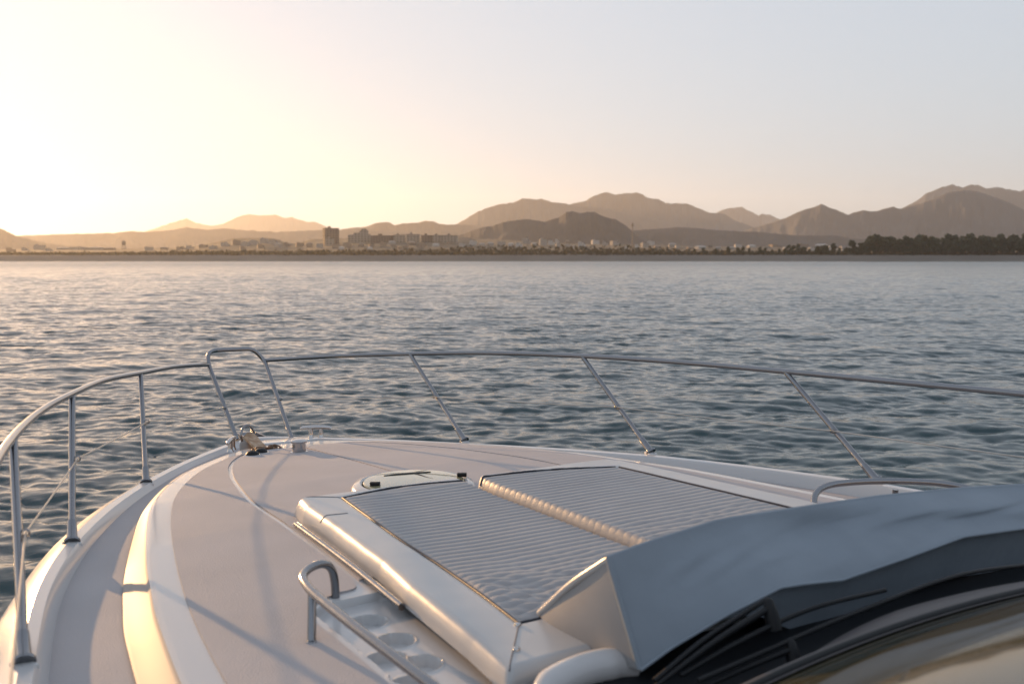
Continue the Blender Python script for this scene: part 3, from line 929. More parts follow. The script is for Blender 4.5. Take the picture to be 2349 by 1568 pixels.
# ------------------------------------------------------------------ sun pads and backrest (they lie on the deck)
def pad_mesh(outline_l, outline_r, y0, y1, top, pipe_l, pipe_r, pipe_f, pipe_a, sag=0.0, seed=0.0, rib=0.0078, nx=150, ny=560, drop_aft=0.0, r_l=0.05, r_r=0.03, r_f=0.05, left_ribs=False, soft_front=0.0):
    """a mattress as a heightfield: rounded rims, a ribbed panel inside the piping line"""
    e = lambda n: 0.5 - 0.5 * np.cos(np.linspace(0, math.pi, n))
    u = np.unique(np.r_[e(31) * 0.10, np.linspace(0.10, 0.93, nx - 60), 0.93 + 0.07 * e(31)])
    v = np.unique(np.r_[e(21) * 0.04, np.linspace(0.04, 0.965, ny - 60), 0.965 + 0.035 * e(41)])
    V, U = np.meshgrid(v, u, indexing='ij')
    yn = y0 + (y1 - y0) * V
    xl, xr = outline_l(yn), outline_r(yn)
    X = xl + (xr - xl) * U
    Y = yn
    dl, dr, df, da = (X - xl), (xr - X), (y1 - Y), (Y - y0)
    rim = lambda d, r: np.sqrt(np.clip(1 - (1 - np.clip(d / r, 0, 1)) ** 2, 0, 1))
    # rounded plan corner at the front outer corner
    base = roof_z(X, Y) + 0.006
    tt = top - drop_aft * (1 - V) + 0.006 * fbm(X * 3 + seed, Y * 3 + seed, 3)
    k = rim(dl, r_l) * rim(dr, r_r) * rim(df, r_f) * rim(da, 0.04)
    Z = base + (tt - base) * k
    inside = (X > pipe_l(Y)) & (X < pipe_r(Y)) & (Y < pipe_f(X)) & (Y > pipe_a(X))
    din = np.minimum.reduce([X - pipe_l(Y), pipe_r(Y) - X, pipe_f(X) - Y, Y - pipe_a(X)])
    w = sstep(0.0, 0.035, din)
    if left_ribs:
        w = sstep(0.0, 0.035, np.minimum.reduce([pipe_r(Y) - X, pipe_f(X) - Y, Y - pipe_a(X)])) * (0.22 + 0.78 * sstep(0.0, 0.06, dl))
    aft = sstep(y0 + 1.0, y0 + 0.15, Y)
    ph = Y + 0.020 * fbm(X * 2.5 + seed, Y * 1.5, 3) + 0.012 * fbm(X * 1.2 + seed, Y * 9.0, 2) + aft * 0.085 * fbm(X * 4 + seed, Y * 5, 3)
    ribs = np.abs(np.sin(math.pi * ph / 0.0455)) ** 0.42 - 0.78
    fade = 1 - 0.5 * aft * (fbm(X * 5 + 9, Y * 5 + seed, 3) > 0.1)
    soft = sstep(y1 - 0.20, y1 - 0.11, Y) * soft_front
    fade = fade * (1 - 0.85 * soft) * (0.8 + 0.6 * (fbm(X * 2 + 31, Y * 2.3 + seed, 2) + 0.3))
    Z = Z + w * soft * 0.012 * fbm(X * 5 + 3, Y * 12, 3)
    Z = Z + w * rib * ribs * fade * np.sqrt(np.clip(k, 0, 1))
    Z = Z - sag * w * sstep(0, 0.3, din) + w * aft * 0.075 * fbm(X * 6 + seed, Y * 9 + X * 8, 3)
    Z = Z - 0.006 * np.exp(-(din / 0.012) ** 2)
    P = np.stack([X, Y, Z], 2)
    return P, inside, k

def split_grid(P, inside):
    r, c, _ = P.shape
    idx = np.arange(r * c).reshape(r, c)
    q = np.stack([idx[:-1, :-1], idx[:-1, 1:], idx[1:, 1:], idx[1:, :-1]], 2).reshape(-1, 4)
    s = inside.reshape(-1)
    ins = s[q].sum(1) >= 3
    return q[ins], q[~ins]

def sub_mesh(name, P, q, m, parent):
    used, inv = np.unique(q.reshape(-1), return_inverse=True)
    co = P.reshape(-1, 3)[used]
    q = inv.reshape(-1, 4)
    me = bpy.data.meshes.new(name)
    me.vertices.add(len(co)); me.vertices.foreach_set('co', co.reshape(-1).astype(np.float32))
    n = len(q)
    me.loops.add(n * 4); me.loops.foreach_set('vertex_index', q.reshape(-1).astype(np.int32))
    me.polygons.add(n)
    me.polygons.foreach_set('loop_start', np.arange(0, n * 4, 4, dtype=np.int32))
    me.polygons.foreach_set('loop_total', np.full(n, 4, dtype=np.int32))
    me.update(calc_edges=True); me.validate()
    me.polygons.foreach_set('use_smooth', np.ones(len(me.polygons), dtype=bool))
    me.materials.append(m)
    return link(name, me, parent)

def surf_z(P, x, y):
    """height of the mattress near (x, y): rows share y, columns run across"""
    r = int(np.clip(np.searchsorted(P[:, 0, 1], y), 0, P.shape[0] - 1))
    return float(np.interp(x, P[r, :, 0], P[r, :, 2]))

def cushion(name, label, P, inside, pipes, seams=(), buttons=()):
    root = tag(empty(name, (0, 3.2, 2.05)), label, 'sun pad', 'sun pads on the foredeck')
    bpy.context.view_layer.update()
    a, b = split_grid(P, inside)
    L = np.array([0, 3.2, 2.05])
    sub_mesh('ribbed_panel', P - L, a, M['ribvinyl'], root)
    sub_mesh('border', P - L, b, M['vinyl'], root)
    for pl in pipes:
        pts = spline(pl, 60)
        tube('piping', [np.array([x, y, surf_z(P, x, y) + 0.002]) - L for x, y in pts], 0.0055, M['piping'], root, 8)
    for pl in seams:
        pts = spline(pl, 40)
        tube('mitre_seam', [np.array([x, y, surf_z(P, x, y) + 0.0003]) - L for x, y in pts], 0.0022, M['seam'], root, 6)
    for (x, y) in buttons:
        bm = bmesh.new()
        lathe_into(bm, [(0.011, -0.004), (0.011, 0.004), (0.008, 0.008), (0.0, 0.0095)], np.array([x, y, surf_z(P, x, y)]) - L, seg=14)
        build_bm('snap_button', bm, M['chrome'], root, 50)
    return root
M['seam'] = mat('seam_thread', (0.13, 0.13, 0.14), rough=0.8)

LPL = lambda y: np.interp(y, [2.12, 2.4, 2.9, 3.2, 3.7, 4.1, 4.24], [-1.0, -0.965, -0.925, -0.885, -0.853, -0.835, -0.815])
LPR = lambda y: np.full_like(np.asarray(y, float), 0.012)
pL = lambda y: np.interp(y, [2.42, 2.7, 3.07, 3.48, 4.16], [-0.785, -0.752, -0.72, -0.693, -0.63])
pF = lambda x: np.interp(x, [-0.64, -0.45, -0.29, -0.04, 0.02], [4.145, 4.19, 4.205, 4.17, 4.15])
pA = lambda x: np.full_like(np.asarray(x, float), 2.42)
big = lambda y: np.full_like(np.asarray(y, float), 9.0)
P1, in1 = pad_mesh(LPL, LPR, 2.14, 4.275, 2.128, pL, big, pF, pA, sag=0.010, seed=1.3, soft_front=1.0, r_l=0.042, r_r=0.02, r_f=0.05)[:2]
cushion('sun_pad', 'lower port sun pad, ribbed grey with a wide white border along its outer side', P1, in1,
        [[(-0.625, 4.145), (-0.45, 4.192), (-0.29, 4.207), (-0.04, 4.172), (0.0, 4.155)], [(-0.785, 2.42), (-0.752, 2.7), (-0.72, 3.07), (-0.693, 3.48), (-0.63, 4.145)], [(-0.785, 2.42), (-0.70, 2.42)]],
        seams=[[(-0.79, 2.41), (-0.88, 2.29), (-0.975, 2.165)], [(-0.64, 4.15), (-0.72, 4.21), (-0.80, 4.255)], [(-0.72, 3.87), (-0.78, 3.88), (-0.835, 3.89)]], buttons=[(-0.80, 2.40), (-0.90, 2.25)])
RPL = lambda y: np.interp(y, [2.3, 2.85, 3.9, 4.05, 4.10, 4.13], [0.022, 0.020, 0.016, 0.022, 0.045, 0.075])
RPR = lambda y: np.interp(y, [2.3, 2.87, 3.85, 4.02, 4.13], [1.09, 1.04, 0.93, 0.90, 0.84])
qR = lambda y: np.interp(y, [2.3, 2.87, 3.87], [0.90, 0.85, 0.752])
qF = lambda x: np.interp(x, [0.0, 0.10, 0.4, 0.78, 0.9], [4.035, 4.065, 4.03, 3.90, 3.87])
qA = lambda x: np.full_like(np.asarray(x, float), 2.25)
small = lambda y: np.full_like(np.asarray(y, float), -9.0)
P2, in2 = pad_mesh(RPL, RPR, 2.2, 4.13, 2.158, small, qR, qF, qA, sag=0.002, seed=4.1, rib=0.0068, r_l=0.032, r_r=0.05, r_f=0.045, left_ribs=True)[:2]
cushion('sun_pad', 'raised starboard sun pad with sunlit ribs rolling over its inner edge', P2, in2,
        [[(0.03, 4.045), (0.10, 4.067), (0.4, 4.032), (0.74, 3.915)], [(0.752, 3.90), (0.80, 3.4), (0.85, 2.87), (0.90, 2.3)]])

def backrest():
    root = tag(empty('backrest_bolster', (0, 2.2, 2.1)), 'long wedge bolster under a pale cover coloured with its blue-grey shade in front of the windscreen', 'bolster')
    L = np.array([0, 2.2, 2.1])
    xs = np.linspace(-0.705, 1.36, 150)
    ytop = np.interp(xs, [-0.71, -0.5, -0.2, 0.1, 0.5, 0.9, 1.36], [2.095, 2.13, 2.155, 2.16, 2.15, 2.12, 2.06])
    ztop = np.interp(xs, [-0.71, -0.5, -0.25, 0.05, 0.5, 0.9, 1.36], [2.392, 2.402, 2.416, 2.406, 2.395, 2.378, 2.352])
    zt = ztop
    yf = np.interp(xs, [-0.71, 0, 1.36], [2.425, 2.47, 2.42])
    zf = np.interp(xs, [-0.71, 0, 1.36], [2.135, 2.14, 2.15])
    zh = np.interp(xs, [-0.75, -0.6, -0.4, -0.2, -0.1, 0.07, 0.37, 0.65, 1.0, 1.36], [2.115, 2.170, 2.222, 2.262, 2.255, 2.236, 2.258, 2.284, 2.264, 2.235])
    yh = np.interp(xs, [-0.71, -0.2, 0.1, 1.36], [1.955, 1.950, 1.955, 1.93])
    front, back = [], []
    for i, x in enumerate(xs):
        t = np.linspace(0, 1, 26)
        f = np.stack([np.full(26, x), yf[i] + (ytop[i] + 0.02 - yf[i]) * t, zf[i] + (zt[i] - 0.004 - zf[i]) * t + 0.010 * float(sstep(-0.69, -0.3, x)) * np.sin(math.pi * t)], 1)
        s = np.linspace(0, 1, 44)
        e_ = float(sstep(-0.705, -0.5, x))
        yb = ytop[i] + (yh[i] - ytop[i]) * (s * (1 - 0.45 * e_) + 0.45 * e_ * s ** 2) - 0.018 * e_ * np.sin(math.pi * s)
        zb = zt[i] + (zh[i] - zt[i]) * s
        b = np.stack([np.full(44, x), yb, zb], 1)
        # slack folds running down to starboard
        amp = float(sstep(-0.66, -0.25, x)) * np.sin(math.pi * np.clip(s * 0.94, 0, 1))
        fold = fbm(x * 1.5 + s * 2.0 + 3, s * 0.7 - x * 0.5 + 11, 3)
        b[:, 1] += 0.11 * fold * amp + 0.028 * float(sstep(-0.3, 0.3, x)) * np.sin(4.6 * s - 4.4 * x + 0.6) * amp
        # below the slack fold the cloth tucks in under itself
        tuck = float(sstep(-0.45, 0.0, x))
        n_t = 10
        st = np.linspace(0, 1, n_t + 1)[1:]
        tk = np.stack([np.full(n_t, x), b[-1, 1] + tuck * 0.075 * st ** 0.7, b[-1, 2] - (0.006 + tuck * 0.165) * st], 1)
        b = np.vstack([b, tk])
        front.append(f)
        back.append(b)
    F, B = np.stack(front, 0) - L, np.stack(back, 0) - L
    # roll the crest
    grid_mesh('front_panel', F, M['vinyl'], root, smooth=None)
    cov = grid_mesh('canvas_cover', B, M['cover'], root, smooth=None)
    bm = bmesh.new()
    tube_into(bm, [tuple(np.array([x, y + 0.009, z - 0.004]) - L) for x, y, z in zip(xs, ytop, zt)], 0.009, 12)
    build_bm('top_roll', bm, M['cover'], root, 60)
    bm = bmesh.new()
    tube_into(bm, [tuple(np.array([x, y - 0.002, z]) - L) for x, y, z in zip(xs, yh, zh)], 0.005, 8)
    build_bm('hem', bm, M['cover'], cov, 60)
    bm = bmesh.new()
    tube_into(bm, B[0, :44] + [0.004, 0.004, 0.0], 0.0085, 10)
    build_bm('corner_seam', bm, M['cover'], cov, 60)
    # port end: a triangular cheek in shade-toned grey with a lit rolled edge
    x0 = -0.712
    x0 = -0.705
    tri = [(x0, yf[0], zf[0] + 0.002), (x0, ytop[0], zt[0]), (x0, yh[0], zh[0] - 0.002), (x0 - 0.012, 2.40, 2.095)]
    n = 14
    V = np.array([[(1 - u) * ((1 - v) * np.array(tri[0]) + v * np.array(tri[1])) + u * ((1 - v) * np.array(tri[3]) + v * np.array(tri[2])) for u in np.linspace(0, 1, n)] for v in np.linspace(0, 1, n)])
    uu, vv = np.meshgrid(np.linspace(0, 1, n), np.linspace(0, 1, n))
    V[..., 0] -= 0.010 * np.sin(math.pi * uu) * np.sin(math.pi * vv)
    grid_mesh('end_cheek', V - L, M['canvas2'], root, smooth=None)
    bm = bmesh.new()
    tube_into(bm, spline([np.array(tri[0]) + [0.006, 0.01, -0.004] - L, np.array([x0, 2.27, 2.268]) - L, np.array(tri[1]) + [0.008, 0.004, -0.004] - L], 24), 0.011, 12)
    build_bm('edge_roll', bm, M['vinyl'], root, 60)
    t2 = [np.array(p) - L for p in ((xs[-1], yf[-1], zf[-1]), (xs[-1], ytop[-1], zt[-1]), (xs[-1], yh[-1], zh[-1]), (xs[-1] + 0.01, 1.98, 2.09), (xs[-1] + 0.01, 2.40, 2.09))]
    build('end_cheek', t2, [(0, 1, 2, 3, 4)], M['canvas2'], root)
    return root
backrest()

# ------------------------------------------------------------------ anchor and chain at the bow
def anchor():
    root = tag(empty('anchor', (-0.25, 6.6, 1.92)), 'rusty tan anchor plate with a steel roll bar stowed at the bow', 'anchor')
    L = Vector((-0.25, 6.6, 1.92))
    def q(px, py, y):
        return Vector(pt(px, py, y)) - L
    bm = bmesh.new()
    a, b, c, d = q(568, 993, 7.25), q(578, 993, 7.35), q(612, 1032, 6.98), q(592, 1035, 6.90)
    pa = [q(556, 1005, 6.74), q(566, 995, 6.78), q(577, 994, 6.83), q(588, 1004, 6.81), q(611, 1028, 6.56), q(606, 1038, 6.50), q(590, 1036, 6.48), q(572, 1018, 6.62)]
    nrm = (pa[3] - pa[0]).cross(pa[6] - pa[0]).normalized() * 0.014
    top = [bm.verts.new(p) for p in pa]
    bot = [bm.verts.new(p - nrm) for p in pa]
    bm.faces.new(top); bm.faces.new(bot[::-1])
    for i in range(len(pa)):
        j = (i + 1) % len(pa)
        bm.faces.new((top[i], top[j], bot[j], bot[i]))
    bmesh.ops.bevel(bm, geom=bm.edges[:], offset=0.003, segments=2, affect='EDGES')
    build_bm('fluke', bm, M['anchor'], root, 40)
    tube('roll_bar', spline([q(555, 1012, 6.76), q(552.5, 998, 6.76), q(556, 983, 6.77), q(566, 974.5, 6.79), q(576, 979, 6.82), q(582, 990, 6.83), q(583.5, 1000, 6.83)], 40), 0.0085, M['steel'], root, 10)
    bm = bmesh.new()
    sh = [q(553, 1010, 6.80), q(561, 1004, 6.80), q(594, 1034, 6.60), q(588, 1040, 6.58), q(550, 1040, 6.62), q(549, 1020, 6.78)]
    off_ = Vector((0.012, 0.01, 0.0))
    f0 = [bm.verts.new(p) for p in sh]
    f1 = [bm.verts.new(p + off_) for p in sh]
    bm.faces.new(f0); bm.faces.new(f1[::-1])
    for i in range(len(sh)):
        j = (i + 1) % len(sh)
        bm.faces.new((f0[i], f0[j], f1[j], f1[i]))
    build_bm('shank', bm, M['frame2'], root, 40)
M['frame2'] = mat('dull_zinc', (0.30, 0.28, 0.26), rough=0.5, metal=0.6)
anchor()
def chain():
    z0 = 1.90
    pts = [tuple(pt(*q)) for q in ((590, 1030, 6.52), (600, 1031, 6.50), (609, 1030, 6.53), (618, 1029, 6.50), (627, 1027, 6.53), (636, 1030, 6.50), (646, 1033, 6.52))]
    P = spline(pts, 15)
    root = tag(empty('anchor_chain', (-0.1, 6.8, 1.9)), 'short heap of rusty anchor chain links between anchor and capstan', 'chain')
    L = np.array([-0.1, 6.8, 1.9])
    first = None
    for i in range(14):
        if first is None:
            bm = bmesh.new()
            loop = [(0.019 * math.cos(a) + (0.010 if math.cos(a) > 0 else -0.010), 0.015 * math.sin(a), 0) for a in np.linspace(0, 2 * math.pi, 21)]
            tube_into(bm, loop, 0.0055, 8, False)
            o = build_bm('chain_link', bm, M['chain'], root, 60)
            first = o
        else:
            o = first.copy()
            COL.objects.link(o)
            o.parent = root
        d = Vector(P[i + 1] - P[i])
        q = d.to_track_quat('X', 'Z') @ Matrix.Rotation(math.pi / 2 * (i % 2) + random.uniform(-0.4, 0.4), 3, 'X').to_quaternion()
        o.rotation_mode = 'QUATERNION'
        o.rotation_quaternion = q
        o.location = P[i] - L + [random.uniform(-0.01, 0.01), random.uniform(-0.015, 0.015), random.uniform(-0.006, 0.012)]
chain()
# ------------------------------------------------------------------ town, trees and scrub on the far shore
def facade(name, wall, dark, sx, sz):
    """rendered walls with rows of shaded openings (a surface pattern a few metres apart)"""
    m = bpy.data.materials.new(name)
    m.use_nodes = True
    nt = m.node_tree
    b = nt.nodes['Principled BSDF']
    b.inputs['Roughness'].default_value = 0.9
    tc = node(nt, 'ShaderNodeTexCoord')
    br = node(nt, 'ShaderNodeTexBrick')
    br.offset = 0.0
    br.inputs['Color1'].default_value = (*dark, 1)
    br.inputs['Color2'].default_value = (*[0.7 * d + 0.3 * w for d, w in zip(dark, wall)], 1)
    br.inputs['Mortar'].default_value = (*wall, 1)
    br.inputs['Scale'].default_value = 1.0
    br.inputs['Mortar Size'].default_value = 0.9
    br.inputs['Brick Width'].default_value = sx
    br.inputs['Row Height'].default_value = sz
    mp = node(nt, 'ShaderNodeMapping')
    mp.inputs['Rotation'].default_value = (math.pi / 2, 0, 0)
    nt.links.new(tc.outputs['Object'], mp.inputs['Vector'])
    nt.links.new(mp.outputs[0], br.inputs['Vector'])
    nt.links.new(br.outputs['Color'], b.inputs['Base Color'])
    return m
M['wall_dark'] = facade('brown_render', (0.17, 0.13, 0.11), (0.04, 0.035, 0.03), 4.0, 3.2)
M['wall_mid'] = facade('beige_render', (0.30, 0.26, 0.22), (0.08, 0.07, 0.06), 4.5, 3.2)
M['wall_pale'] = facade('white_render', (0.62, 0.58, 0.53), (0.16, 0.15, 0.14), 5.0, 3.3)
M['roof_slab'] = mat('roof_screed', (0.20, 0.17, 0.15), rough=0.9)
M['bark'] = mat('bark', (0.07, 0.05, 0.035), rough=0.9)
M['leaf_a'] = mat('dark_leaves', (0.022, 0.034, 0.013), rough=0.75, color2=(0.036, 0.050, 0.018), vary_scale=0.25)
M['leaf_b'] = mat('olive_leaves', (0.042, 0.048, 0.018), rough=0.75, color2=(0.04, 0.048, 0.018), vary_scale=0.25)
M['scrub'] = mat('dry_scrub_leaves', (0.055, 0.042, 0.020), rough=0.9, color2=(0.035, 0.032, 0.014), vary_scale=0.05)

DEPS = np.linspace(1125, 1645, 200)
def ground_for(px, py):
    z = land_z(np.full(200, px), DEPS)
    pr = HORIZON - (z - CAM[2]) / DEPS * FPX
    k = int(np.argmin(np.abs(pr - py)))
    return land_pt(px, DEPS[k]), DEPS[k]

def blocks(bm, parts):
    for (cx, cy, cz, sx, sy, sz) in parts:
        box_into(bm, cx, cy, cz, sx, sy, sz)

def building(name, label, cat, px, py, wpx, hpx, wall, group=None, steps=None, turn=0.0):
    p, d = ground_for(px, py)
    w, h = wpx * d / FPX, hpx * d / FPX
    root = tag(empty(name, p, -YAW + turn), label, cat, group)
    bm = bmesh.new()
    if steps:
        for (u0, u1, f) in steps:
            box_into(bm, (u0 + u1) / 2 * w - w / 2, 0, (h * f - 6) / 2, (u1 - u0) * w - 0.05, w * 0.5, h * f + 6)
    else:
        box_into(bm, 0, 0, (h - 6) / 2, w, max(9, w * 0.6), h + 6)
    build_bm('wall', bm, wall, root, None)
    bm = bmesh.new()
    if steps:
        for (u0, u1, f) in steps:
            box_into(bm, (u0 + u1) / 2 * w - w / 2, 0, h * f + 0.25, (u1 - u0) * w - 0.4, w * 0.5 + 0.4, 0.5)
    else:
        box_into(bm, 0, 0, h + 0.35, w + 0.8, max(9, w * 0.6) + 0.8, 0.7)
    build_bm('roof', bm, M['roof_slab'], root, None)
    bm = bmesh.new()
    x = -0.12 * w
    top = h
    if steps:
        u0, u1, f = max(steps, key=lambda s: s[2])
        x, top = (u0 + u1) / 2 * w - w / 2, h * f
    box_into(bm, x, 0, top + 1.6, max(2.5, 0.2 * w), 3, 3.0)
    build_bm('stair_tower', bm, wall, root, None)
    return root

building('hotel_tower', 'dark square hotel tower standing highest above the town', 'hotel', 761, 560, 33, 35, M['wall_dark'], turn=0.45)
building('annex_building', 'beige low block directly in front of the dark hotel tower', 'building', 758, 562, 17, 14, M['wall_mid'])
building('stepped_hotel', 'pale apartment block stepping down on the slope beside the dark hotel tower', 'apartment block', 829, 556, 56, 26, M['wall_mid'],
         steps=[(0, 0.22, 0.62), (0.22, 0.46, 0.8), (0.46, 0.80, 1.0), (0.80, 0.92, 0.66), (0.92, 1.0, 0.42)], turn=0.1)
TERR = 'blocks of the terrace on the ridge'
TERR_LABEL = 'flat-roofed block in the long terrace between stepped hotel and dark rounded hill'
for px, py, w, h, mk in ((879, 557, 46, 15, 'wall_dark'), (917, 557, 27, 17, 'wall_mid'), (948, 557, 30, 18, 'wall_mid'), (981, 557, 28, 16, 'wall_dark'), (1004, 557, 24, 16, 'wall_mid'), (1034, 557, 32, 16, 'wall_mid')):
    building('terrace_block', TERR_LABEL, 'apartment block', px, py, w, h, M[mk], TERR, turn=random.uniform(-0.2, 0.2))

def house_proto(kind):
    bm = bmesh.new()
    if kind == 0:
        box_into(bm, 0, 0, 0.3, 1, 0.8, 1.4)
        box_into(bm, 0, 0, 1.02, 1.04, 0.84, 0.05)
        box_into(bm, -0.2, 0.1, 1.12, 0.3, 0.3, 0.22)
    elif kind == 1:
        box_into(bm, 0, 0, 0.15, 1, 0.8, 1.1)
        vs = [bm.verts.new(v) for v in ((-0.55, -0.46, 0.7), (0.55, -0.46, 0.7), (0.55, 0.46, 0.7), (-0.55, 0.46, 0.7), (-0.35, 0, 1.05), (0.35, 0, 1.05))]
        for f in ((0, 1, 5, 4), (2, 3, 4, 5), (1, 2, 5), (3, 0, 4), (3, 2, 1, 0)):
            bm.faces.new([vs[i] for i in f])
    else:
        box_into(bm, -0.2, 0, 0.3, 0.6, 0.8, 1.4)
        box_into(bm, 0.3, 0.05, 0.1, 0.42, 0.7, 1.0)
        box_into(bm, -0.2, 0, 1.02, 0.64, 0.84, 0.05)
    me_o = build_bm('house', bm, M['wall_pale'], None, None)
    return me_o
protos = {}
def house(px, py, wpx, hpx, mk, label, group):
    kind = random.randrange(3)
    key = (kind, mk)
    p, d = ground_for(px, py)
    if key not in protos:
        o = house_proto(kind)
        o.data.materials.clear()
        o.data.materials.append(M[mk])
        protos[key] = o
    else:
        o = protos[key].copy()
        COL.objects.link(o)
    o.location = p
    o.rotation_euler = (0, 0, -YAW + random.uniform(-0.5, 0.5))
    s = d / FPX
    o.scale = (wpx * s, wpx * s, hpx * s)
    tag(o, label, 'house', group)
M['plain_pale'] = mat('pale_plaster', (0.31, 0.28, 0.25), rough=0.9)
M['plain_white'] = mat('whitewash', (0.42, 0.39, 0.36), rough=0.9)
M['plain_tan'] = mat('tan_plaster', (0.24, 0.19, 0.15), rough=0.9)
MK = ['plain_pale', 'plain_white', 'plain_tan', 'plain_tan']
A = [(660, 566, 14, 9), (690, 567, 18, 9), (712, 566, 14, 10), (735, 568, 16, 8), (800, 567, 18, 10), (830, 566, 13, 8), (853, 568, 12, 7), (880, 566, 14, 10), (905, 569, 12, 7), (918, 573, 9, 6), (945, 563, 17, 9), (965, 569, 15, 8),
     (972, 565, 14, 9), (1000, 566, 13, 7), (1015, 563, 12, 8), (1035, 563, 15, 8), (1060, 567, 12, 7), (1085, 563, 16, 9), (1105, 566, 13, 8), (785, 572, 10, 6), (850, 573, 10, 6), (770, 568, 14, 7), (900, 561, 14, 8), (930, 568, 10, 6)]
for a in A: house(*a, random.choice(MK), 'small house on the town slope beneath the hotel tower and terrace', 'houses of the town slope')
B = [(1125, 564, 14, 8), (1150, 563, 15, 8), (1172, 565, 12, 7), (1190, 566, 13, 9), (1207, 560, 16, 13), (1225, 565, 12, 8), (1245, 563, 16, 13), (1264, 562, 13, 10), (1277, 556, 8, 8), (1278, 566, 8, 7), (1300, 553, 8, 7), (1302, 568, 12, 7), (1317, 569, 9, 6),
     (1334, 566, 14, 9), (1364, 558, 16, 8), (1386, 562, 11, 8), (1409, 562, 18, 9), (1436, 572, 9, 6), (1330, 560, 9, 6), (1460, 568, 10, 7)]
for a in B: house(*a, random.choice(['plain_pale', 'plain_white', 'plain_white', 'plain_tan']), 'pale house at the foot of the dark rounded hill', 'houses under the rounded hill')
Cc = [(1477, 567, 16, 9), (1491, 563, 15, 9), (1505, 570, 12, 7), (1540, 567, 16, 9), (1554, 570, 14, 7), (1580, 572, 13, 6), (1604, 571, 20, 7), (1627, 570, 10, 6), (1645, 572, 12, 6), (1674, 572, 14, 6), (1690, 568, 15, 7), (1720, 569, 16, 7), (1762, 571, 16, 6),
      (1775, 567, 24, 6), (1838, 567, 20, 7), (1880, 568, 24, 8), (1905, 571, 18, 7), (1858, 576, 12, 7), (1893, 577, 11, 6), (1800, 573, 12, 6), (1930, 572, 14, 7)]
for a in Cc: house(*a, random.choice(['plain_pale', 'plain_tan', 'plain_white']), 'low pale building on the flat land left of the dark grove', 'buildings on the flat land')
Dd = [(30, 577, 20, 8), (62, 576, 12, 8), (95, 575, 22, 12), (118, 577, 14, 8), (150, 574, 30, 6), (185, 573, 34, 6), (222, 573, 36, 6), (256, 574, 22, 6), (345, 574, 20, 7), (380, 573, 16, 6), (420, 574, 18, 8), (440, 572, 16, 8), (470, 570, 18, 8), (492, 571, 14, 7), (520, 566, 16, 10),
      (545, 562, 18, 10), (566, 564, 16, 9), (585, 561, 18, 9), (608, 558, 16, 10), (628, 560, 16, 9), (600, 568, 14, 8), (560, 572, 14, 7), (640, 566, 13, 8)]
for a in Dd: house(*a, random.choice(['plain_pale', 'plain_tan']), 'hazy house on the golden shore left of the hotel tower', 'hazy houses of the golden shore')

def water_tower():
    p, d = ground_for(288, 573)
    s = d / FPX
    root = tag(empty('water_tower', p, -YAW), 'hazy water tower standing alone on the golden shore', 'water tower')
    bm = bmesh.new()
    for sx in (-1, 1):
        for sy in (-1, 1):
            tube_into(bm, [(sx * 2.4, sy * 2.4, -3), (sx * 1.5, sy * 1.5, 12 * s)], 0.35, 6)
    build_bm('leg_frame', bm, M['roof_slab'], root, 40)
    bm = bmesh.new()
    lathe_into(bm, [(1.5, 11 * s), (4.2 * s, 13 * s), (4.6 * s, 18 * s), (3.8 * s, 20 * s), (0.4, 22 * s)], seg=16)
    build_bm('tank', bm, M['roof_slab'], root, 40)
water_tower()
def mast():
    p, d = ground_for(1449, 566)
    s = d / FPX
    root = tag(empty('radio_mast', p, -YAW), 'thin pale mast at the right foot of the dark rounded hill', 'mast')
    bm = bmesh.new()
    tube_into(bm, [(0, 0, -3), (0, 0, 34 * s), (0, 0, 56 * s)], [1.2, 0.9, 0.6], 8)
    build_bm('pole', bm, M['plain_tan'], root, 40)
    bm = bmesh.new()
    lathe_into(bm, [(0.8, 46 * s), (1.7, 46.5 * s), (1.7, 52 * s), (0.8, 53 * s)], seg=12)
    build_bm('platform', bm, M['plain_tan'], root, 40)
mast()

def leaf_quads(centres, radii, n, size, g):
    """n small leaf sprays scattered through a set of ellipsoid clumps"""
    V, F = [], []
    wts = np.array([r[0] * r[1] * r[2] for r in radii]); wts = wts / wts.sum()
    for k in range(n):
        i = g.choice(len(centres), p=wts)
        d = g.standard_normal(3); d /= np.linalg.norm(d)
        rr = g.random() ** 0.45
        c = np.array(centres[i]) + d * np.array(radii[i]) * rr
        a = g.standard_normal(3); a /= np.linalg.norm(a)
        b = np.cross(a, g.standard_normal(3)); b /= np.linalg.norm(b)
        s = size * g.uniform(0.6, 1.3)
        j = len(V)
        V += [c - a * s - b * s * 0.5, c + a * s - b * s * 0.35, c + a * s * 0.7 + b * s * 0.6, c - a * s * 0.8 + b * s * 0.5]
        F.append((j, j + 1, j + 2, j + 3))
    return V, F

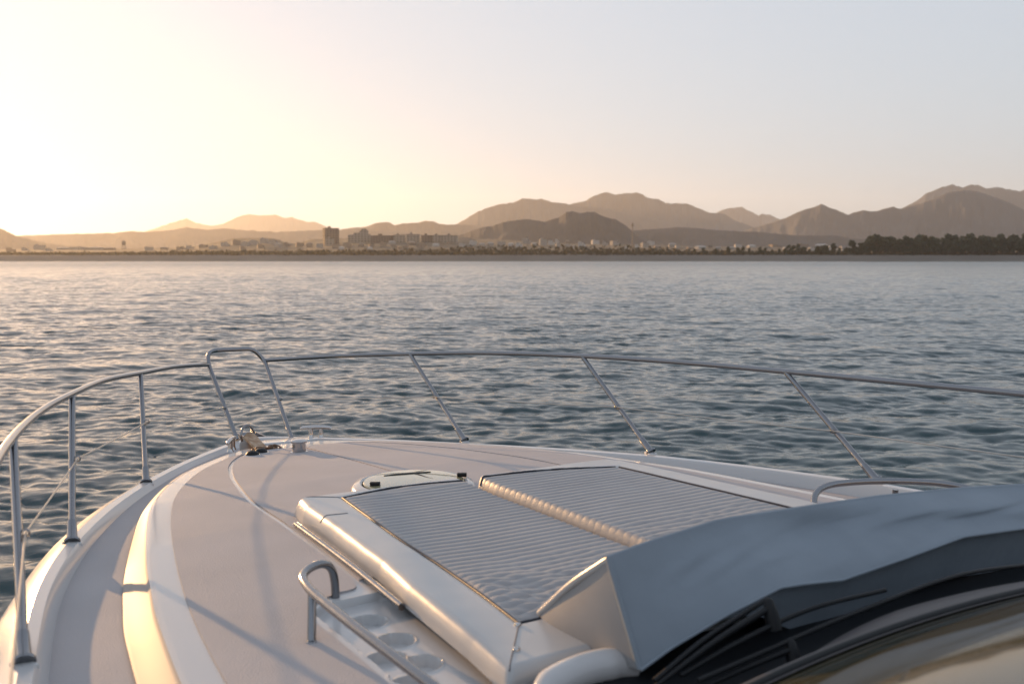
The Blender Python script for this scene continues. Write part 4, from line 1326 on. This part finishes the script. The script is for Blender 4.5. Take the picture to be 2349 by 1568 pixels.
def tree_proto(name, h, spread, seed, leaf, palm=False):
    g = np.random.default_rng(seed)
    root = tag(empty(name), 'tree', 'tree')
    bm = bmesh.new()
    lean = g.uniform(-0.04, 0.04, 2)
    if palm:
        tube_into(bm, spline([(0, 0, -1), (lean[0] * h * 2, 0, h * 0.5), (lean[0] * h * 3, lean[1] * h, h * 0.9)], 10), np.linspace(0.32, 0.2, 10), 7)
        build_bm('trunk', bm, M['bark'], root, 50)
        top = np.array([lean[0] * h * 3, lean[1] * h, h * 0.9])
        V, F = [], []
        for k in range(22):
            a = g.uniform(0, 2 * math.pi); el = g.uniform(-0.2, 0.9)
            d = np.array([math.cos(a), math.sin(a), 0])
            side = np.array([-math.sin(a), math.cos(a), 0])
            L = h * 0.32 * g.uniform(0.8, 1.2)
            pts = [top + d * L * t + np.array([0, 0, L * (el * t - 0.9 * t * t)]) for t in np.linspace(0, 1, 6)]
            for i in range(5):
                w0, w1 = 0.5 * math.sin(math.pi * (0.1 + 0.85 * i / 5)), 0.5 * math.sin(math.pi * (0.1 + 0.85 * (i + 1) / 5))
                for sg in (-1, 1):
                    j = len(V)
                    V += [pts[i], pts[i + 1], pts[i + 1] + sg * side * w1 - [0, 0, 0.35 * w1], pts[i] + sg * side * w0 - [0, 0, 0.35 * w0]]
                    F.append((j, j + 1, j + 2, j + 3))
        build('crown', V, F, leaf, root)
        return root
    tube_into(bm, spline([(0, 0, -1.5), (lean[0] * h, lean[1] * h, h * 0.35), (lean[0] * h * 2, lean[1] * h * 2, h * 0.8)], 10), np.linspace(0.028 * h, 0.008 * h, 10), 8)
    cs, rs = [], []
    for k in range(10):
        a = k * 2.4 + g.uniform(-0.4, 0.4)
        z = h * g.uniform(0.30, 0.88)
        rad = spread * (1.15 - 0.75 * z / h) * g.uniform(0.5, 1.0)
        c = np.array([math.cos(a) * rad, math.sin(a) * rad, z])
        tube_into(bm, spline([(lean[0] * z, lean[1] * z, z * 0.72), tuple((c + [0, 0, z * 0.75]) / 2 + [0, 0, 0.1 * z]), tuple(c)], 6), np.linspace(0.011 * h, 0.004 * h, 6), 5)
        cs.append(c)
        rs.append(np.array([spread * 0.50, spread * 0.50, h * 0.15]) * g.uniform(0.7, 1.15))
    cs.append(np.array([0, 0, h * 0.88])); rs.append(np.array([spread * 0.38, spread * 0.38, h * 0.12]))
    build_bm('trunk', bm, M['bark'], root, 50)
    V, F = leaf_quads(cs, rs, 900, 0.055 * h, g)
    build('crown', V, F, leaf, root)
    return root

def copy_thing(src):
    c = src.copy(); COL.objects.link(c)
    for ch in list(src.children):
        k = ch.copy(); COL.objects.link(k); k.parent = c
    return c

TP = [tree_proto('broad_tree', 20, 6.0, 5, M['leaf_a']), tree_proto('broad_tree', 22, 5.2, 9, M['leaf_a']), tree_proto('broad_tree', 18, 6.5, 14, M['leaf_b'])]
first = [True, True, True]
def plant(k, px, depth, scale, label, group, sxy=1.0):
    if first[k]:
        o = TP[k]; first[k] = False
    else:
        o = copy_thing(TP[k])
    o.location = land_pt(px, depth)
    o.rotation_euler = (0, 0, random.uniform(0, 6.28))
    o.scale = (scale * sxy, scale * sxy, scale)
    tag(o, label, 'tree', group)
GL, GG = 'dark bushy tree packed into the dense grove behind the beach', 'trees of the dense grove'
px = 1982.0
while px < 2520:
    tall = 2226 < px < 2252
    plant(random.randrange(3), px, random.uniform(1056, 1066), random.uniform(0.80, 0.98) * (1.16 if tall else 1.0) * (0.86 if px < 1996 else 1), 'tallest tree tops rising out of the dense grove' if tall else GL, 'tallest trees of the grove' if tall else GG)
    px += random.uniform(7.5, 11.5)
px = 1990.0
while px < 2520:
    plant(random.randrange(3), px, random.uniform(1080, 1105), random.uniform(0.84, 1.04), GL, GG)
    px += random.uniform(11, 17)
SL, SG = 'small tree standing apart on the shore left of the dense grove', 'small trees along the shore'
for px, hgt in ((1590, 6), (1612, 8), (1640, 7), (1668, 8), (1690, 9), (1701, 8), (1716, 7), (1741, 9), (1752, 7), (1768, 6), (1784, 6), (1797, 8), (1807, 11), (1815, 9), (1827, 12), (1839, 10), (1853, 7), (1872, 11), (1881, 10), (1887, 12), (1896, 8), (1908, 11), (1921, 8), (1938, 9), (1951, 14), (1956, 11), (1968, 13), (1975, 12)):
    plant(random.randrange(3), px, random.uniform(1052, 1075), hgt / 20.0, SL, SG, random.uniform(0.8, 1.2))

def scrub():
    g = np.random.default_rng(3)
    V, F = [], []
    for k in range(15000):
        px = g.uniform(-500, 2700)
        dep = g.uniform(1046, 1135)
        hmax = np.interp(px, [-500, 300, 400, 640, 1000, 1060, 1300, 1500, 1600, 1950, 2700], [1.5, 1.5, 3.5, 4.0, 5.5, 8.5, 9.0, 8.0, 4.0, 2.5, 2.5])
        edge = np.clip((dep - 1046) / 14, 0.25, 1)
        p = land_pt(px, dep)
        h = hmax * edge * g.uniform(0.1, 1.0) * (0.6 + 0.8 * vnoise(np.array([px / 13.0]), np.array([dep / 9.0]))[0])
        c = p + [0, 0, h * g.random() ** 0.6]
        a = g.standard_normal(3); a /= np.linalg.norm(a)
        b = np.cross(a, g.standard_normal(3)); b /= np.linalg.norm(b)
        s = g.uniform(0.8, 2.0)
        j = len(V)
        V += [c - a * s - b * s * 0.6, c + a * s - b * s * 0.5, c + a * s * 0.8 + b * s * 0.7, c - a * s + b * s * 0.6]
        F.append((j, j + 1, j + 2, j + 3))
    tag(build('scrub', V, F, M['scrub']), kind='stuff')
scrub()
